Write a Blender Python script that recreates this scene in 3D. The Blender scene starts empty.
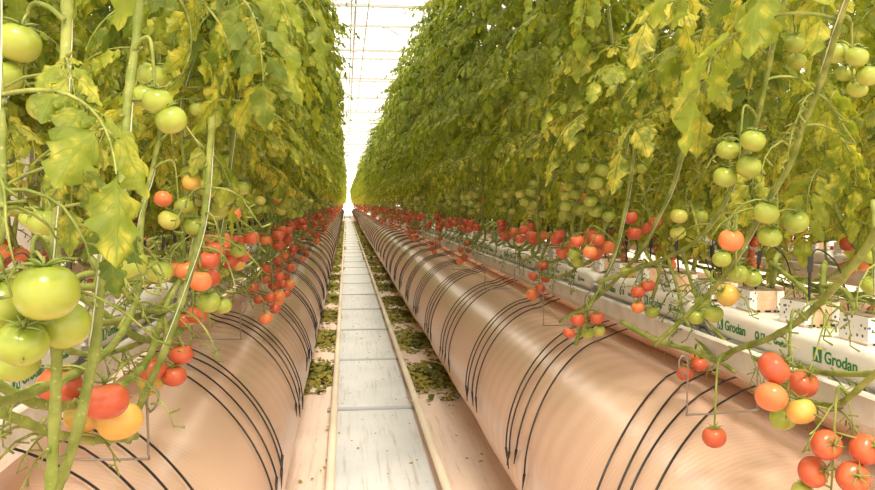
import bpy, math, random
import numpy as np
from mathutils import Vector, Matrix, Quaternion, Euler

R = math.radians
PI = math.pi
scene = bpy.context.scene
COL = scene.collection
rng = random.Random(7)

# ------------------------------------------------------------------ camera
F = 800.0
VPX, VPY = 346.0, 203.0
CX, CY = 437.5, 245.0
CAMH = 1.4
pitch = -math.atan((CY - VPY) / F)
yaw = math.atan((CX - VPX) / F * math.cos(pitch))
CAM = Vector((0, 0, CAMH))
rot = Euler((PI / 2 + pitch, 0, -yaw), 'XYZ')
RM = rot.to_matrix()


def P(px, py, Y):
    """point at distance Y down the path that the camera sees at px, py"""
    d = RM @ Vector(((px - CX) / F, -(py - CY) / F, -1))
    return CAM + d * (Y / d.y)


cd = bpy.data.cameras.new('camera')
cam = bpy.data.objects.new('camera', cd)
COL.objects.link(cam)
cam.location = CAM
cam.rotation_euler = rot
cd.sensor_width = 36
cd.lens = F * 36 / 875
cd.clip_end = 400
cd.clip_start = 0.05
scene.camera = cam

# ------------------------------------------------------------------ materials


def newmat(name):
    m = bpy.data.materials.new(name)
    m.use_nodes = True
    nt = m.node_tree
    for n in list(nt.nodes):
        nt.nodes.remove(n)
    out = nt.nodes.new('ShaderNodeOutputMaterial')
    return m, nt, out


def N(nt, t, **kw):
    n = nt.nodes.new(t)
    for k, v in kw.items():
        if k in n.inputs:
            n.inputs[k].default_value = v
        else:
            setattr(n, k, v)
    return n


def mixcol(nt, fac, a, b, blend='MIX'):
    n = nt.nodes.new('ShaderNodeMix')
    n.data_type = 'RGBA'
    n.blend_type = blend
    for sock, val in ((n.inputs[0], fac), (n.inputs[6], a), (n.inputs[7], b)):
        if isinstance(val, bpy.types.NodeSocket):
            nt.links.new(val, sock)
        elif isinstance(val, (int, float)):
            sock.default_value = val
        else:
            sock.default_value = (*val, 1) if len(val) == 3 else val
    return n.outputs[2]


def math_(nt, op, a, b=None, c=None, clamp=False):
    n = nt.nodes.new('ShaderNodeMath')
    n.operation = op
    n.use_clamp = clamp
    for i, v in enumerate((a, b, c)):
        if v is None:
            continue
        if isinstance(v, bpy.types.NodeSocket):
            nt.links.new(v, n.inputs[i])
        else:
            n.inputs[i].default_value = v
    return n.outputs[0]


def smooth(nt, v, lo, hi, a=0.0, b=1.0):
    n = nt.nodes.new('ShaderNodeMapRange')
    n.interpolation_type = 'SMOOTHSTEP'
    nt.links.new(v, n.inputs[0])
    n.inputs[1].default_value = lo
    n.inputs[2].default_value = hi
    n.inputs[3].default_value = a
    n.inputs[4].default_value = b
    return n.outputs[0]


def noise(nt, scale, detail=3, vec=None, rough=0.5):
    n = N(nt, 'ShaderNodeTexNoise')
    n.inputs['Scale'].default_value = scale
    n.inputs['Detail'].default_value = detail
    n.inputs['Roughness'].default_value = rough
    if vec is not None:
        nt.links.new(vec, n.inputs['Vector'])
    return n.outputs[0]


def coords(nt, kind='Object', scale=None):
    c = N(nt, 'ShaderNodeTexCoord').outputs[kind]
    if scale:
        m = N(nt, 'ShaderNodeMapping')
        m.inputs['Scale'].default_value = scale
        nt.links.new(c, m.inputs['Vector'])
        return m.outputs[0]
    return c


def simple(name, col, rough=0.5, metal=0.0, var=0.0, vscale=8.0, col2=None, bump=0.0, bscale=60, spec=0.5):
    m, nt, out = newmat(name)
    b = N(nt, 'ShaderNodeBsdfPrincipled')
    b.inputs['Roughness'].default_value = rough
    b.inputs['Metallic'].default_value = metal
    b.inputs['Specular IOR Level'].default_value = spec
    if col2 is not None:
        f = smooth(nt, noise(nt, vscale, 4, coords(nt)), 0.35, 0.65)
        c = mixcol(nt, f, col, col2)
        nt.links.new(c, b.inputs['Base Color'])
    else:
        b.inputs['Base Color'].default_value = (*col, 1)
    if bump:
        bn = N(nt, 'ShaderNodeBump')
        bn.inputs['Strength'].default_value = bump
        bn.inputs['Distance'].default_value = 0.002
        nt.links.new(noise(nt, bscale, 4, coords(nt)), bn.inputs['Height'])
        nt.links.new(bn.outputs[0], b.inputs['Normal'])
    nt.links.new(b.outputs[0], out.inputs[0])
    return m


def leaf_material():
    m, nt, out = newmat('tomato_leaf')
    uv = N(nt, 'ShaderNodeUVMap')
    sep = N(nt, 'ShaderNodeSeparateXYZ')
    nt.links.new(uv.outputs[0], sep.inputs[0])
    u = math_(nt, 'ABSOLUTE', math_(nt, 'MULTIPLY_ADD', sep.outputs[0], 2.0, -1.0))
    v = sep.outputs[1]
    at = N(nt, 'ShaderNodeAttribute', attribute_name='tone')
    tone = at.outputs['Fac']
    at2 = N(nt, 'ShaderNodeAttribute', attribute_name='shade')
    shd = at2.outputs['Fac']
    # side veins leave the midrib in a chevron
    ph = math_(nt, 'FRACT', math_(nt, 'SUBTRACT', math_(nt, 'MULTIPLY', v, 7.0), math_(nt, 'MULTIPLY', u, 1.4)))
    d = math_(nt, 'ABSOLUTE', math_(nt, 'SUBTRACT', ph, 0.5))
    side = smooth(nt, d, 0.42, 0.5, 0, 1)
    mid = smooth(nt, u, 0.01, 0.13, 1, 0)
    vein = math_(nt, 'MAXIMUM', side, mid)
    nz = noise(nt, 26, 3, coords(nt))
    y = math_(nt, 'MULTIPLY', tone, 1.2)
    y = math_(nt, 'ADD', y, math_(nt, 'MULTIPLY_ADD', nz, 2.1, -1.2))
    y = math_(nt, 'SUBTRACT', y, math_(nt, 'MULTIPLY', vein, 0.5))
    y = math_(nt, 'SUBTRACT', y, smooth(nt, u, 0.75, 1.0, 0, 0.3))
    y = smooth(nt, y, -0.1, 1.0)
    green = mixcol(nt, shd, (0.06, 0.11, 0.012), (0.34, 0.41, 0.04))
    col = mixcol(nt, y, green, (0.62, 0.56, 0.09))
    col = mixcol(nt, math_(nt, 'MULTIPLY', vein, 0.22), col, (0.33, 0.4, 0.1))
    b = N(nt, 'ShaderNodeBsdfPrincipled')
    b.inputs['Roughness'].default_value = 0.5
    b.inputs['Specular IOR Level'].default_value = 0.35
    nt.links.new(col, b.inputs['Base Color'])
    bn = N(nt, 'ShaderNodeBump')
    bn.inputs['Strength'].default_value = 0.5
    bn.inputs['Distance'].default_value = 0.003
    h = math_(nt, 'SUBTRACT', math_(nt, 'MULTIPLY', noise(nt, 70, 2, coords(nt)), 1.2), math_(nt, 'MULTIPLY', vein, 0.25))
    nt.links.new(h, bn.inputs['Height'])
    nt.links.new(bn.outputs[0], b.inputs['Normal'])
    tr = N(nt, 'ShaderNodeBsdfTranslucent')
    tc = mixcol(nt, 1.0, col, (1.5, 1.45, 0.7), 'MULTIPLY')
    nt.links.new(tc, tr.inputs['Color'])
    mx = N(nt, 'ShaderNodeMixShader')
    mx.inputs[0].default_value = 0.45
    nt.links.new(b.outputs[0], mx.inputs[1])
    nt.links.new(tr.outputs[0], mx.inputs[2])
    nt.links.new(mx.outputs[0], out.inputs[0])
    return m


def stem_material():
    m, nt, out = newmat('tomato_stem')
    b = N(nt, 'ShaderNodeBsdfPrincipled')
    b.inputs['Roughness'].default_value = 0.55
    b.inputs['Specular IOR Level'].default_value = 0.3
    f = smooth(nt, noise(nt, 22, 4, coords(nt)), 0.35, 0.7)
    c = mixcol(nt, f, (0.15, 0.19, 0.03), (0.31, 0.34, 0.085))
    f2 = smooth(nt, noise(nt, 130, 2, coords(nt)), 0.62, 0.75, 0, 0.6)
    c = mixcol(nt, f2, c, (0.5, 0.48, 0.22))
    nt.links.new(c, b.inputs['Base Color'])
    bn = N(nt, 'ShaderNodeBump')
    bn.inputs['Strength'].default_value = 0.4
    bn.inputs['Distance'].default_value = 0.002
    nt.links.new(noise(nt, 140, 3, coords(nt)), bn.inputs['Height'])
    nt.links.new(bn.outputs[0], b.inputs['Normal'])
    nt.links.new(b.outputs[0], out.inputs[0])
    return m


def tomato_material(name, top, body, bottom):
    m, nt, out = newmat(name)
    sep = N(nt, 'ShaderNodeSeparateXYZ')
    nt.links.new(coords(nt, 'Generated'), sep.inputs[0])
    z = sep.outputs[2]
    nz = noise(nt, 3, 3, coords(nt, 'Generated'))
    zz = math_(nt, 'ADD', z, math_(nt, 'MULTIPLY_ADD', nz, 0.6, -0.3))
    c = mixcol(nt, smooth(nt, zz, 0.0, 0.5), bottom, body)
    c = mixcol(nt, smooth(nt, zz, 0.6, 1.05), c, top)
    b = N(nt, 'ShaderNodeBsdfPrincipled')
    b.inputs['Roughness'].default_value = 0.26
    b.inputs['Specular IOR Level'].default_value = 0.5
    b.inputs['Subsurface Weight'].default_value = 0.12
    b.inputs['Subsurface Radius'].default_value = (0.012, 0.006, 0.003)
    b.inputs['Subsurface Scale'].default_value = 1.0
    nt.links.new(c, b.inputs['Base Color'])
    nt.links.new(b.outputs[0], out.inputs[0])
    return m


def duct_material():
    m, nt, out = newmat('duct_film')
    b = N(nt, 'ShaderNodeBsdfPrincipled')
    b.inputs['Specular IOR Level'].default_value = 0.9
    b.inputs['Coat Weight'].default_value = 0.8
    b.inputs['Coat Roughness'].default_value = 0.24
    co = coords(nt)
    f = smooth(nt, noise(nt, 1.3, 1, co), 0.3, 0.7)
    c = mixcol(nt, 0.5, (0.94, 0.67, 0.52), (0.96, 0.72, 0.58))
    nt.links.new(c, b.inputs['Base Color'])
    b.inputs['Roughness'].default_value = 0.27
    # fine rings of creases round the tube and slack hollows
    w = N(nt, 'ShaderNodeTexWave')
    w.wave_type = 'BANDS'
    w.bands_direction = 'Y'
    w.inputs['Scale'].default_value = 13
    w.inputs['Distortion'].default_value = 1.2
    w.inputs['Detail'].default_value = 1
    w.inputs['Detail Scale'].default_value = 1.5
    nt.links.new(co, w.inputs['Vector'])
    h = w.outputs[1]
    bn = N(nt, 'ShaderNodeBump')
    bn.inputs['Strength'].default_value = 0.22
    bn.inputs['Distance'].default_value = 0.0016
    nt.links.new(h, bn.inputs['Height'])
    nt.links.new(bn.outputs[0], b.inputs['Normal'])
    tr = N(nt, 'ShaderNodeBsdfTranslucent')
    nt.links.new(c, tr.inputs['Color'])
    mx = N(nt, 'ShaderNodeMixShader')
    mx.inputs[0].default_value = 0.22
    nt.links.new(b.outputs[0], mx.inputs[1])
    nt.links.new(tr.outputs[0], mx.inputs[2])
    nt.links.new(mx.outputs[0], out.inputs[0])
    return m


def floor_material(name, c1, c2, dirt, rough=0.55, seam=None):
    m, nt, out = newmat(name)
    b = N(nt, 'ShaderNodeBsdfPrincipled')
    co = coords(nt)
    f = smooth(nt, noise(nt, 2.0, 5, co), 0.3, 0.7)
    c = mixcol(nt, f, c1, c2)
    f2 = smooth(nt, noise(nt, 1.0, 6, coords(nt, 'Object', (34, 1.6, 1)), 0.65), 0.50, 0.70, 0, 0.6)
    c = mixcol(nt, f2, c, dirt)
    f3 = smooth(nt, noise(nt, 55, 2, co), 0.70, 0.78, 0, 0.7)
    c = mixcol(nt, f3, c, (0.16, 0.13, 0.08))
    nt.links.new(c, b.inputs['Base Color'])
    b.inputs['Roughness'].default_value = rough
    bn = N(nt, 'ShaderNodeBump')
    bn.inputs['Strength'].default_value = 0.22
    bn.inputs['Distance'].default_value = 0.004
    nt.links.new(noise(nt, 6, 5, co), bn.inputs['Height'])
    nt.links.new(bn.outputs[0], b.inputs['Normal'])
    nt.links.new(b.outputs[0], out.inputs[0])
    return m


def cube_wrap_material():
    m, nt, out = newmat('speckled_wrapper')
    b = N(nt, 'ShaderNodeBsdfPrincipled')
    v = N(nt, 'ShaderNodeTexVoronoi')
    v.inputs['Scale'].default_value = 70
    nt.links.new(coords(nt), v.inputs['Vector'])
    f = smooth(nt, v.outputs['Distance'], 0.22, 0.3, 1, 0)
    k = smooth(nt, noise(nt, 30, 2, coords(nt)), 0.42, 0.5)
    c = mixcol(nt, math_(nt, 'MULTIPLY', f, k), (0.78, 0.77, 0.76), (0.06, 0.07, 0.12))
    nt.links.new(c, b.inputs['Base Color'])
    b.inputs['Roughness'].default_value = 0.4
    nt.links.new(b.outputs[0], out.inputs[0])
    return m


def glass_material():
    m, nt, out = newmat('roof_glass')
    t = N(nt, 'ShaderNodeBsdfTransparent')
    t.inputs[0].default_value = (0.96, 0.97, 0.96, 1)
    g = N(nt, 'ShaderNodeBsdfGlossy')
    g.inputs['Roughness'].default_value = 0.05
    mx = N(nt, 'ShaderNodeMixShader')
    mx.inputs[0].default_value = 0.06
    nt.links.new(t.outputs[0], mx.inputs[1])
    nt.links.new(g.outputs[0], mx.inputs[2])
    nt.links.new(mx.outputs[0], out.inputs[0])
    return m


M = {}
M['leaf'] = leaf_material()
M['stem'] = stem_material()
M['calyx'] = simple('tomato_calyx', (0.14, 0.2, 0.035), 0.6, col2=(0.23, 0.28, 0.06), vscale=40)
M['green'] = tomato_material('green_tomato_skin', (0.22, 0.28, 0.030), (0.33, 0.38, 0.055), (0.42, 0.42, 0.075))
M['pale'] = tomato_material('pale_tomato_skin', (0.38, 0.41, 0.06), (0.52, 0.50, 0.10), (0.56, 0.46, 0.10))
M['yellow'] = tomato_material('yellow_tomato_skin', (0.55, 0.43, 0.08), (0.68, 0.40, 0.09), (0.72, 0.37, 0.08))
M['orange'] = tomato_material('orange_tomato_skin', (0.74, 0.27, 0.08), (0.76, 0.22, 0.075), (0.75, 0.20, 0.07))
M['red'] = tomato_material('red_tomato_skin', (0.56, 0.135, 0.05), (0.55, 0.105, 0.045), (0.50, 0.08, 0.035))
M['duct'] = duct_material()
M['floor'] = floor_material('ground_cover', (0.84, 0.68, 0.60), (0.88, 0.74, 0.67), (0.55, 0.42, 0.33))
M['path'] = floor_material('path_sheet', (0.55, 0.58, 0.64), (0.66, 0.68, 0.73), (0.36, 0.30, 0.26), 0.35)
M['white_metal'] = simple('white_metal', (0.78, 0.76, 0.73), 0.4, col2=(0.66, 0.62, 0.57), vscale=12)
M['rail'] = simple('rail_paint', (0.70, 0.63, 0.52), 0.38, col2=(0.60, 0.53, 0.43), vscale=2)
M['slab'] = simple('slab_wrapper', (0.86, 0.84, 0.81), 0.35, col2=(0.80, 0.77, 0.74), vscale=5, bump=0.8, bscale=18)
M['print'] = simple('green_print', (0.03, 0.22, 0.05), 0.45)
M['printwhite'] = simple('white_print', (0.85, 0.85, 0.82), 0.45)
M['black'] = simple('black_plastic', (0.018, 0.016, 0.014), 0.4)
M['wire'] = simple('galvanised_wire', (0.27, 0.24, 0.22), 0.4, 0.6)
M['twine'] = simple('white_twine', (0.62, 0.6, 0.5), 0.6)
M['rockwool'] = simple('rockwool', (0.66, 0.42, 0.27), 0.9, col2=(0.76, 0.52, 0.36), vscale=25, bump=0.6, bscale=80)
M['algae'] = simple('cube_top', (0.13, 0.11, 0.06), 0.9, col2=(0.25, 0.2, 0.12), vscale=40)
M['wrap'] = cube_wrap_material()
M['glass'] = glass_material()
M['steel'] = simple('roof_steel', (0.42, 0.42, 0.41), 0.45)
M['litter'] = simple('litter_leaf', (0.13, 0.15, 0.022), 0.8, col2=(0.34, 0.29, 0.05), vscale=6)
M['bar'] = simple('grey_bar', (0.42, 0.44, 0.48), 0.4)
M['dark'] = simple('dark_paint', (0.05, 0.05, 0.06), 0.5)

# ------------------------------------------------------------------ object helpers


class MB:
    """mesh builder: collects numpy pieces"""

    def __init__(s):
        s.v = []
        s.f = []
        s.m = []
        s.uv = []
        s.tone = []
        s.shade = []
        s.n = 0

    def add(s, verts, faces, mat=0, uv=None, tone=0.0, shade=0.5):
        verts = np.asarray(verts, dtype=np.float64).reshape(-1, 3)
        k = len(verts)
        s.v.append(verts)
        for f in faces:
            s.f.append(tuple(i + s.n for i in f))
        s.m.extend([mat] * len(faces))
        s.uv.append(np.zeros((k, 2)) if uv is None else np.asarray(uv))
        s.tone.append(np.full(k, tone))
        s.shade.append(np.full(k, shade))
        s.n += k

    def box(s, lo, hi, mat=0):
        x0, y0, z0 = lo
        x1, y1, z1 = hi
        v = [(x0, y0, z0), (x1, y0, z0), (x1, y1, z0), (x0, y1, z0), (x0, y0, z1), (x1, y0, z1), (x1, y1, z1), (x0, y1, z1)]
        s.add(v, [(0, 3, 2, 1), (4, 5, 6, 7), (0, 1, 5, 4), (1, 2, 6, 5), (2, 3, 7, 6), (3, 0, 4, 7)], mat)

    def tube(s, pts, rad, sides=8, mat=0, cap=True):
        pts = [Vector(p) for p in pts]
        n = len(pts)
        if not hasattr(rad, '__len__'):
            rad = [rad] * n
        vs = []
        ref = None
        for i, p in enumerate(pts):
            t = (pts[min(i + 1, n - 1)] - pts[max(i - 1, 0)])
            if t.length < 1e-9:
                t = Vector((0, 0, 1))
            t.normalize()
            if ref is None:
                ref = Vector((0, 0, 1)) if abs(t.z) < 0.9 else Vector((1, 0, 0))
            a = ref - t * ref.dot(t)
            if a.length < 1e-6:
                a = t.orthogonal()
            a.normalize()
            ref = a
            b = t.cross(a)
            for k in range(sides):
                an = 2 * PI * k / sides
                vs.append(p + (a * math.cos(an) + b * math.sin(an)) * rad[i])
        fs = []
        for i in range(n - 1):
            for k in range(sides):
                k2 = (k + 1) % sides
                fs.append((i * sides + k, i * sides + k2, (i + 1) * sides + k2, (i + 1) * sides + k))
        if cap:
            fs.append(tuple(range(sides - 1, -1, -1)))
            fs.append(tuple((n - 1) * sides + k for k in range(sides)))
        s.add([tuple(v) for v in vs], fs, mat)

    def merge(s, o, mat4=None, matmap=None, tone=None, dshade=None):
        V = np.concatenate(o.v) if isinstance(o.v, list) else o.v
        if mat4 is not None:
            A = np.array(mat4)
            V = V @ A[:3, :3].T + A[:3, 3]
        s.v.append(V)
        n0 = s.n
        s.f.extend([tuple(i + n0 for i in f) for f in o.f])
        s.m.extend(o.m if matmap is None else [matmap[i] for i in o.m])
        s.uv.append(np.concatenate(o.uv) if isinstance(o.uv, list) else o.uv)
        k = len(V)
        s.tone.append(np.full(k, tone) if tone is not None else (np.concatenate(o.tone) if isinstance(o.tone, list) else o.tone))
        s.shade.append(np.full(k, dshade) if dshade is not None else (np.concatenate(o.shade) if isinstance(o.shade, list) else o.shade))
        s.n += k

    def freeze(s):
        s.v = np.concatenate(s.v)
        s.uv = np.concatenate(s.uv)
        s.tone = np.concatenate(s.tone)
        s.shade = np.concatenate(s.shade)
        s.fa = np.array([len(f) for f in s.f], dtype=np.int64)
        s.fi = np.array([i for f in s.f for i in f], dtype=np.int64)
        s.ma = np.array(s.m, dtype=np.int64)
        return s

    def mesh(s, name, mats, sm=True):
        me = bpy.data.meshes.new(name)
        V = np.concatenate(s.v)
        me.from_pydata(V.tolist(), [], s.f)
        finish(me, mats, np.array(s.m), np.concatenate(s.uv), np.concatenate(s.tone), np.concatenate(s.shade), sm)
        return me


def finish(me, mats, mi, uv, tone, shade, sm):
    for m in mats:
        me.materials.append(m)
    me.polygons.foreach_set('material_index', mi.astype(np.int32))
    if sm:
        me.polygons.foreach_set('use_smooth', np.ones(len(me.polygons), dtype=bool))
    if any(m is M['leaf'] for m in mats):
        li = np.empty(len(me.loops), dtype=np.int32)
        me.loops.foreach_get('vertex_index', li)
        ul = me.uv_layers.new(name='UVMap')
        ul.data.foreach_set('uv', uv[li].astype(np.float32).ravel())
        a = me.attributes.new('tone', 'FLOAT', 'POINT')
        a.data.foreach_set('value', tone.astype(np.float32))
        a = me.attributes.new('shade', 'FLOAT', 'POINT')
        a.data.foreach_set('value', shade.astype(np.float32))
    me.update()


class Batch:
    """fast joining of frozen pieces into one mesh"""

    def __init__(s):
        s.V, s.UV, s.T, s.S, s.FA, s.FI, s.MA, s.n = [], [], [], [], [], [], [], 0

    def add(s, o, mat4, matmap=None, tone=None):
        A = np.array(mat4)
        s.V.append(o.v @ A[:3, :3].T + A[:3, 3])
        s.UV.append(o.uv)
        s.T.append(o.tone if tone is None else np.full(len(o.v), tone))
        s.S.append(o.shade)
        s.FA.append(o.fa)
        s.FI.append(o.fi + s.n)
        s.MA.append(o.ma if matmap is None else np.array(matmap)[o.ma])
        s.n += len(o.v)

    def mesh(s, name, mats, sm=True):
        me = bpy.data.meshes.new(name)
        V = np.concatenate(s.V)
        FA = np.concatenate(s.FA)
        FI = np.concatenate(s.FI)
        me.vertices.add(len(V))
        me.vertices.foreach_set('co', V.astype(np.float32).ravel())
        me.loops.add(len(FI))
        me.loops.foreach_set('vertex_index', FI.astype(np.int32))
        me.polygons.add(len(FA))
        st = np.concatenate(([0], np.cumsum(FA)[:-1]))
        me.polygons.foreach_set('loop_start', st.astype(np.int32))
        me.update(calc_edges=True)
        finish(me, mats, np.concatenate(s.MA), np.concatenate(s.UV), np.concatenate(s.T), np.concatenate(s.S), sm)
        me.validate()
        return me


def link(name, me, parent=None, loc=None, mat=None):
    o = bpy.data.objects.new(name, me)
    COL.objects.link(o)
    if parent is not None:
        o.parent = parent
    if loc is not None:
        o.location = loc
    if mat is not None:
        o.matrix_basis = mat
    return o


def tag(o, label=None, cat=None, group=None, kind=None):
    if label:
        o['label'] = label
    if cat:
        o['category'] = cat
    if group:
        o['group'] = group
    if kind:
        o['kind'] = kind
    return o


def dup(o, parent=None):
    c = o.copy()
    COL.objects.link(c)
    c.parent = parent
    for ch in CH.get(o.name, ()):
        k = dup(ch, c)
        CH.setdefault(c.name, []).append(k)
    return c


CH = {}


def kid(name, me, parent, **kw):
    o = link(name, me, parent, **kw)
    CH.setdefault(parent.name, []).append(o)
    return o


ORD = ['', 'first', 'second', 'third', 'fourth', 'fifth', 'sixth', 'seventh', 'eighth', 'ninth', 'tenth', 'eleventh',
       'twelfth', 'thirteenth', 'fourteenth', 'fifteenth', 'sixteenth', 'seventeenth', 'eighteenth', 'nineteenth', 'twentieth']


def spline(pts, n=6):
    """Catmull-Rom through the points"""
    pts = [Vector(p) for p in pts]
    q = [pts[0] * 2 - pts[1]] + pts + [pts[-1] * 2 - pts[-2]]
    out = []
    for i in range(1, len(q) - 2):
        a, b, c, d = q[i - 1], q[i], q[i + 1], q[i + 2]
        for k in range(n):
            t = k / n
            out.append(0.5 * ((2 * b) + (c - a) * t + (2 * a - 5 * b + 4 * c - d) * t * t + (3 * b - a - 3 * c + d) * t ** 3))
    out.append(pts[-1])
    return out


# ------------------------------------------------------------------ leaves


def leaflet(mb, base, d, nrm, L, W, nt, nu, droop, curl, rg, tone, shade):
    """serrated leaflet from base along d, nodding downwards"""
    d = d.normalized()
    side = nrm.cross(d).normalized()
    nseg = nt
    p = Vector(base)
    vs, uvs = [], []
    down = Vector((0, 0, -1))
    twist = rg.uniform(-0.5, 0.5)
    ph = rg.uniform(0, 6)
    for i in range(nseg + 1):
        t = i / nseg
        if i:
            d2 = (d + down * droop * t * 1.3).normalized()
            p = p + d2 * (L / nseg)
        else:
            d2 = d
        sd = (side - d2 * side.dot(d2)).normalized()
        up = d2.cross(sd)
        sd = (Quaternion(d2, twist * t) @ sd)
        up = (Quaternion(d2, twist * t) @ up)
        if up.z < 0 and abs(up.z) > 0.3:
            pass
        w = W * (math.sin(PI * min(1, 0.02 + t ** 0.72 * 0.98)) ** 0.75) if t < 1 else 0.0
        if nt >= 8:
            w *= 0.84 + 0.16 * math.sin(ph + t * 23) + 0.10 * math.sin(t * 47 + ph * 2)
        for j in range(nu + 1):
            u = -1 + 2 * j / nu
            off = -curl * W * u * u * 0.9 + 0.17 * W * math.sin(ph + 13 * t + 3.2 * u) * (0.35 + abs(u))
            q = p + sd * (u * w) + up * off * min(1, w / W * 1.4) + d2 * (abs(u) * 0.10 * L * (1 - t))
            vs.append(tuple(q))
            uvs.append((0.5 + 0.5 * u, t))
    fs = []
    for i in range(nseg):
        for j in range(nu):
            a = i * (nu + 1) + j
            fs.append((a, a + 1, a + nu + 2, a + nu + 1))
    mb.add(vs, fs, 0, uvs, tone, shade)


def make_leaf(seed, L, nt, nu, tone, shade, a0=0.35, bend=1.9, rach=True, big=False):
    rg = random.Random(seed)
    mb = MB()
    pts = []
    p = Vector((0, 0, 0))
    K = 12
    dirs = []
    sway = rg.uniform(-0.5, 0.5)
    for i in range(K + 1):
        t = i / K
        a = a0 - bend * t ** 1.1
        z = sway * t
        d = Vector((math.cos(a) * math.cos(z), math.cos(a) * math.sin(z), math.sin(a)))
        dirs.append(d)
        pts.append(p.copy())
        p = p + d * (L / K)
    if rach:
        mb.tube(pts, [0.0042 * (1 - 0.65 * i / K) for i in range(K + 1)], 5 if nt >= 8 else 3, 1, cap=False)
    lk, wk = 0.26, 0.27
    spots = [(0.22, 0.55), (0.35, 0.85), (0.48, 1.0), (0.61, 1.05), (0.74, 0.95), (0.87, 0.8)]
    if big:
        lk, wk = 0.34, 0.30
        spots = [(0.36, 0.55), (0.60, 0.95), (0.83, 1.0), (0.48, 0.3), (0.72, 0.36)]
    for s, k in spots:
        i = int(s * K)
        d = dirs[i]
        for sg in (-1, 1):
            sd = Vector((0, 0, 1)).cross(d).normalized() * sg
            up = d.cross(Vector((0, 0, 1)).cross(d).normalized()).normalized()
            if up.z < 0:
                up = -up
            dd = (d * rg.uniform(0.35, 0.7) + sd * 0.9 + Vector((0, 0, rg.uniform(-0.45, 0.1)))).normalized()
            l = L * lk * k * rg.uniform(0.8, 1.2)
            st = pts[i] + dd * l * 0.12
            if nt >= 8:
                mb.tube([pts[i], st], 0.0018, 3, 1, cap=False)
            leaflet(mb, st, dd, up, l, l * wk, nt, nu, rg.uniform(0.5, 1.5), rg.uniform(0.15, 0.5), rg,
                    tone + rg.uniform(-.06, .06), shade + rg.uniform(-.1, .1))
    d = dirs[-1]
    up = d.cross(Vector((0, 0, 1)).cross(d).normalized())
    leaflet(mb, pts[-1], d, up, L * (0.40 if big else 0.28), L * (0.12 if big else 0.085), nt, nu, rg.uniform(0.3, 0.9), rg.uniform(0.15, 0.45), rg, tone, shade)
    return mb.freeze()


LEAF_HI, LEAF_MID, LEAF_LOW, LEAF_BIG = [], [], [], []
for i in range(12):
    tone = [0.0, 0.05, 0.12, 0.2, 0.3, 0.42, 0.55, 0.75, 0.1, 0.25, 0.35, 0.62][i]
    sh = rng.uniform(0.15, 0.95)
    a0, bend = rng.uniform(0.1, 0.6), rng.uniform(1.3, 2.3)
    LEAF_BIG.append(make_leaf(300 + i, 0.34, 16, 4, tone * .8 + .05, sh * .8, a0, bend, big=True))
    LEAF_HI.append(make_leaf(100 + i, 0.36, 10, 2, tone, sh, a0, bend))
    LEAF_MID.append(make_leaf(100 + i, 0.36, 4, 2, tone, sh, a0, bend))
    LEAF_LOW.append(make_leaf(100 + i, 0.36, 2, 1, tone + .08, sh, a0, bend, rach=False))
ORDER = sorted(range(12), key=lambda i: LEAF_HI[i].tone.mean())


def mesh_of(fr, name, mats):
    b = Batch()
    b.add(fr, Matrix.Identity(4))
    return b.mesh(name, mats)


BIG_ME = [mesh_of(l, 'leaf', [M['leaf'], M['stem']]) for l in LEAF_BIG]
LEAF_ME = [mesh_of(l, 'leaf', [M['leaf'], M['stem']]) for l in LEAF_HI]

# ------------------------------------------------------------------ tomatoes


def tomato_geo(seed, nlat=12, nlon=20, sq=0.86):
    rg = random.Random(seed)
    k = rg.choice([4, 5, 5, 6])
    ph = rg.uniform(0, 6)
    amp = rg.uniform(0.008, 0.03)
    vs, fs = [], []
    vs.append((0, 0, 0.86 * sq))
    for i in range(1, nlat):
        th = PI * i / nlat
        for j in range(nlon):
            a = 2 * PI * j / nlon
            r = 1 + amp * math.cos(k * a + ph) * (0.3 + 0.7 * abs(math.cos(th))) + 0.02 * math.cos(a - ph)
            dim = 0.15 * math.exp(-(th / 0.34) ** 2) + 0.03 * math.exp(-((PI - th) / 0.3) ** 2)
            s_ = math.sin(th) ** 0.92
            c_ = math.cos(th)
            z = (abs(c_) ** 0.95) * (1 if c_ > 0 else -1)
            vs.append((r * s_ * math.cos(a), r * s_ * math.sin(a), sq * (z - (dim if c_ > 0 else -dim))))
    vs.append((0, 0, -0.97 * sq))
    for j in range(nlon):
        fs.append((0, 1 + j, 1 + (j + 1) % nlon))
    for i in range(nlat - 2):
        for j in range(nlon):
            a = 1 + i * nlon + j
            b = 1 + i * nlon + (j + 1) % nlon
            fs.append((a, a + nlon, b + nlon, b))
    l = len(vs) - 1
    o = 1 + (nlat - 2) * nlon
    for j in range(nlon):
        fs.append((o + j, l, o + (j + 1) % nlon))
    mb = MB()
    mb.add(vs, fs, 0)
    return mb.freeze()


def calyx_geo(seed, n=5):
    """sepals and a short stalk, for a fruit of radius one"""
    rg = random.Random(seed)
    mb = MB()
    for i in range(n):
        a = 2 * PI * i / n + rg.uniform(-.25, .25)
        l = rg.uniform(0.75, 1.1)
        lift = rg.uniform(0.1, 0.75)
        pts, rad = [], []
        for k in range(6):
            t = k / 5
            r = 0.05 + l * t * 0.75
            z = 0.75 + 0.05 + 0.1 * math.sin(t * PI) + lift * 0.55 * t * t
            pts.append((r * math.cos(a + 0.15 * t), r * math.sin(a + 0.15 * t), z))
            rad.append(max(0.012, 0.065 * math.sin(PI * (0.18 + 0.8 * t))))
        mb.tube(pts, rad, 4)
    mb.tube([(0, 0, 0.72), (0, 0.01, 0.9), (0.03, 0.0, 1.12)], [0.09, 0.055, 0.05], 6)
    return mb.freeze()


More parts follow.
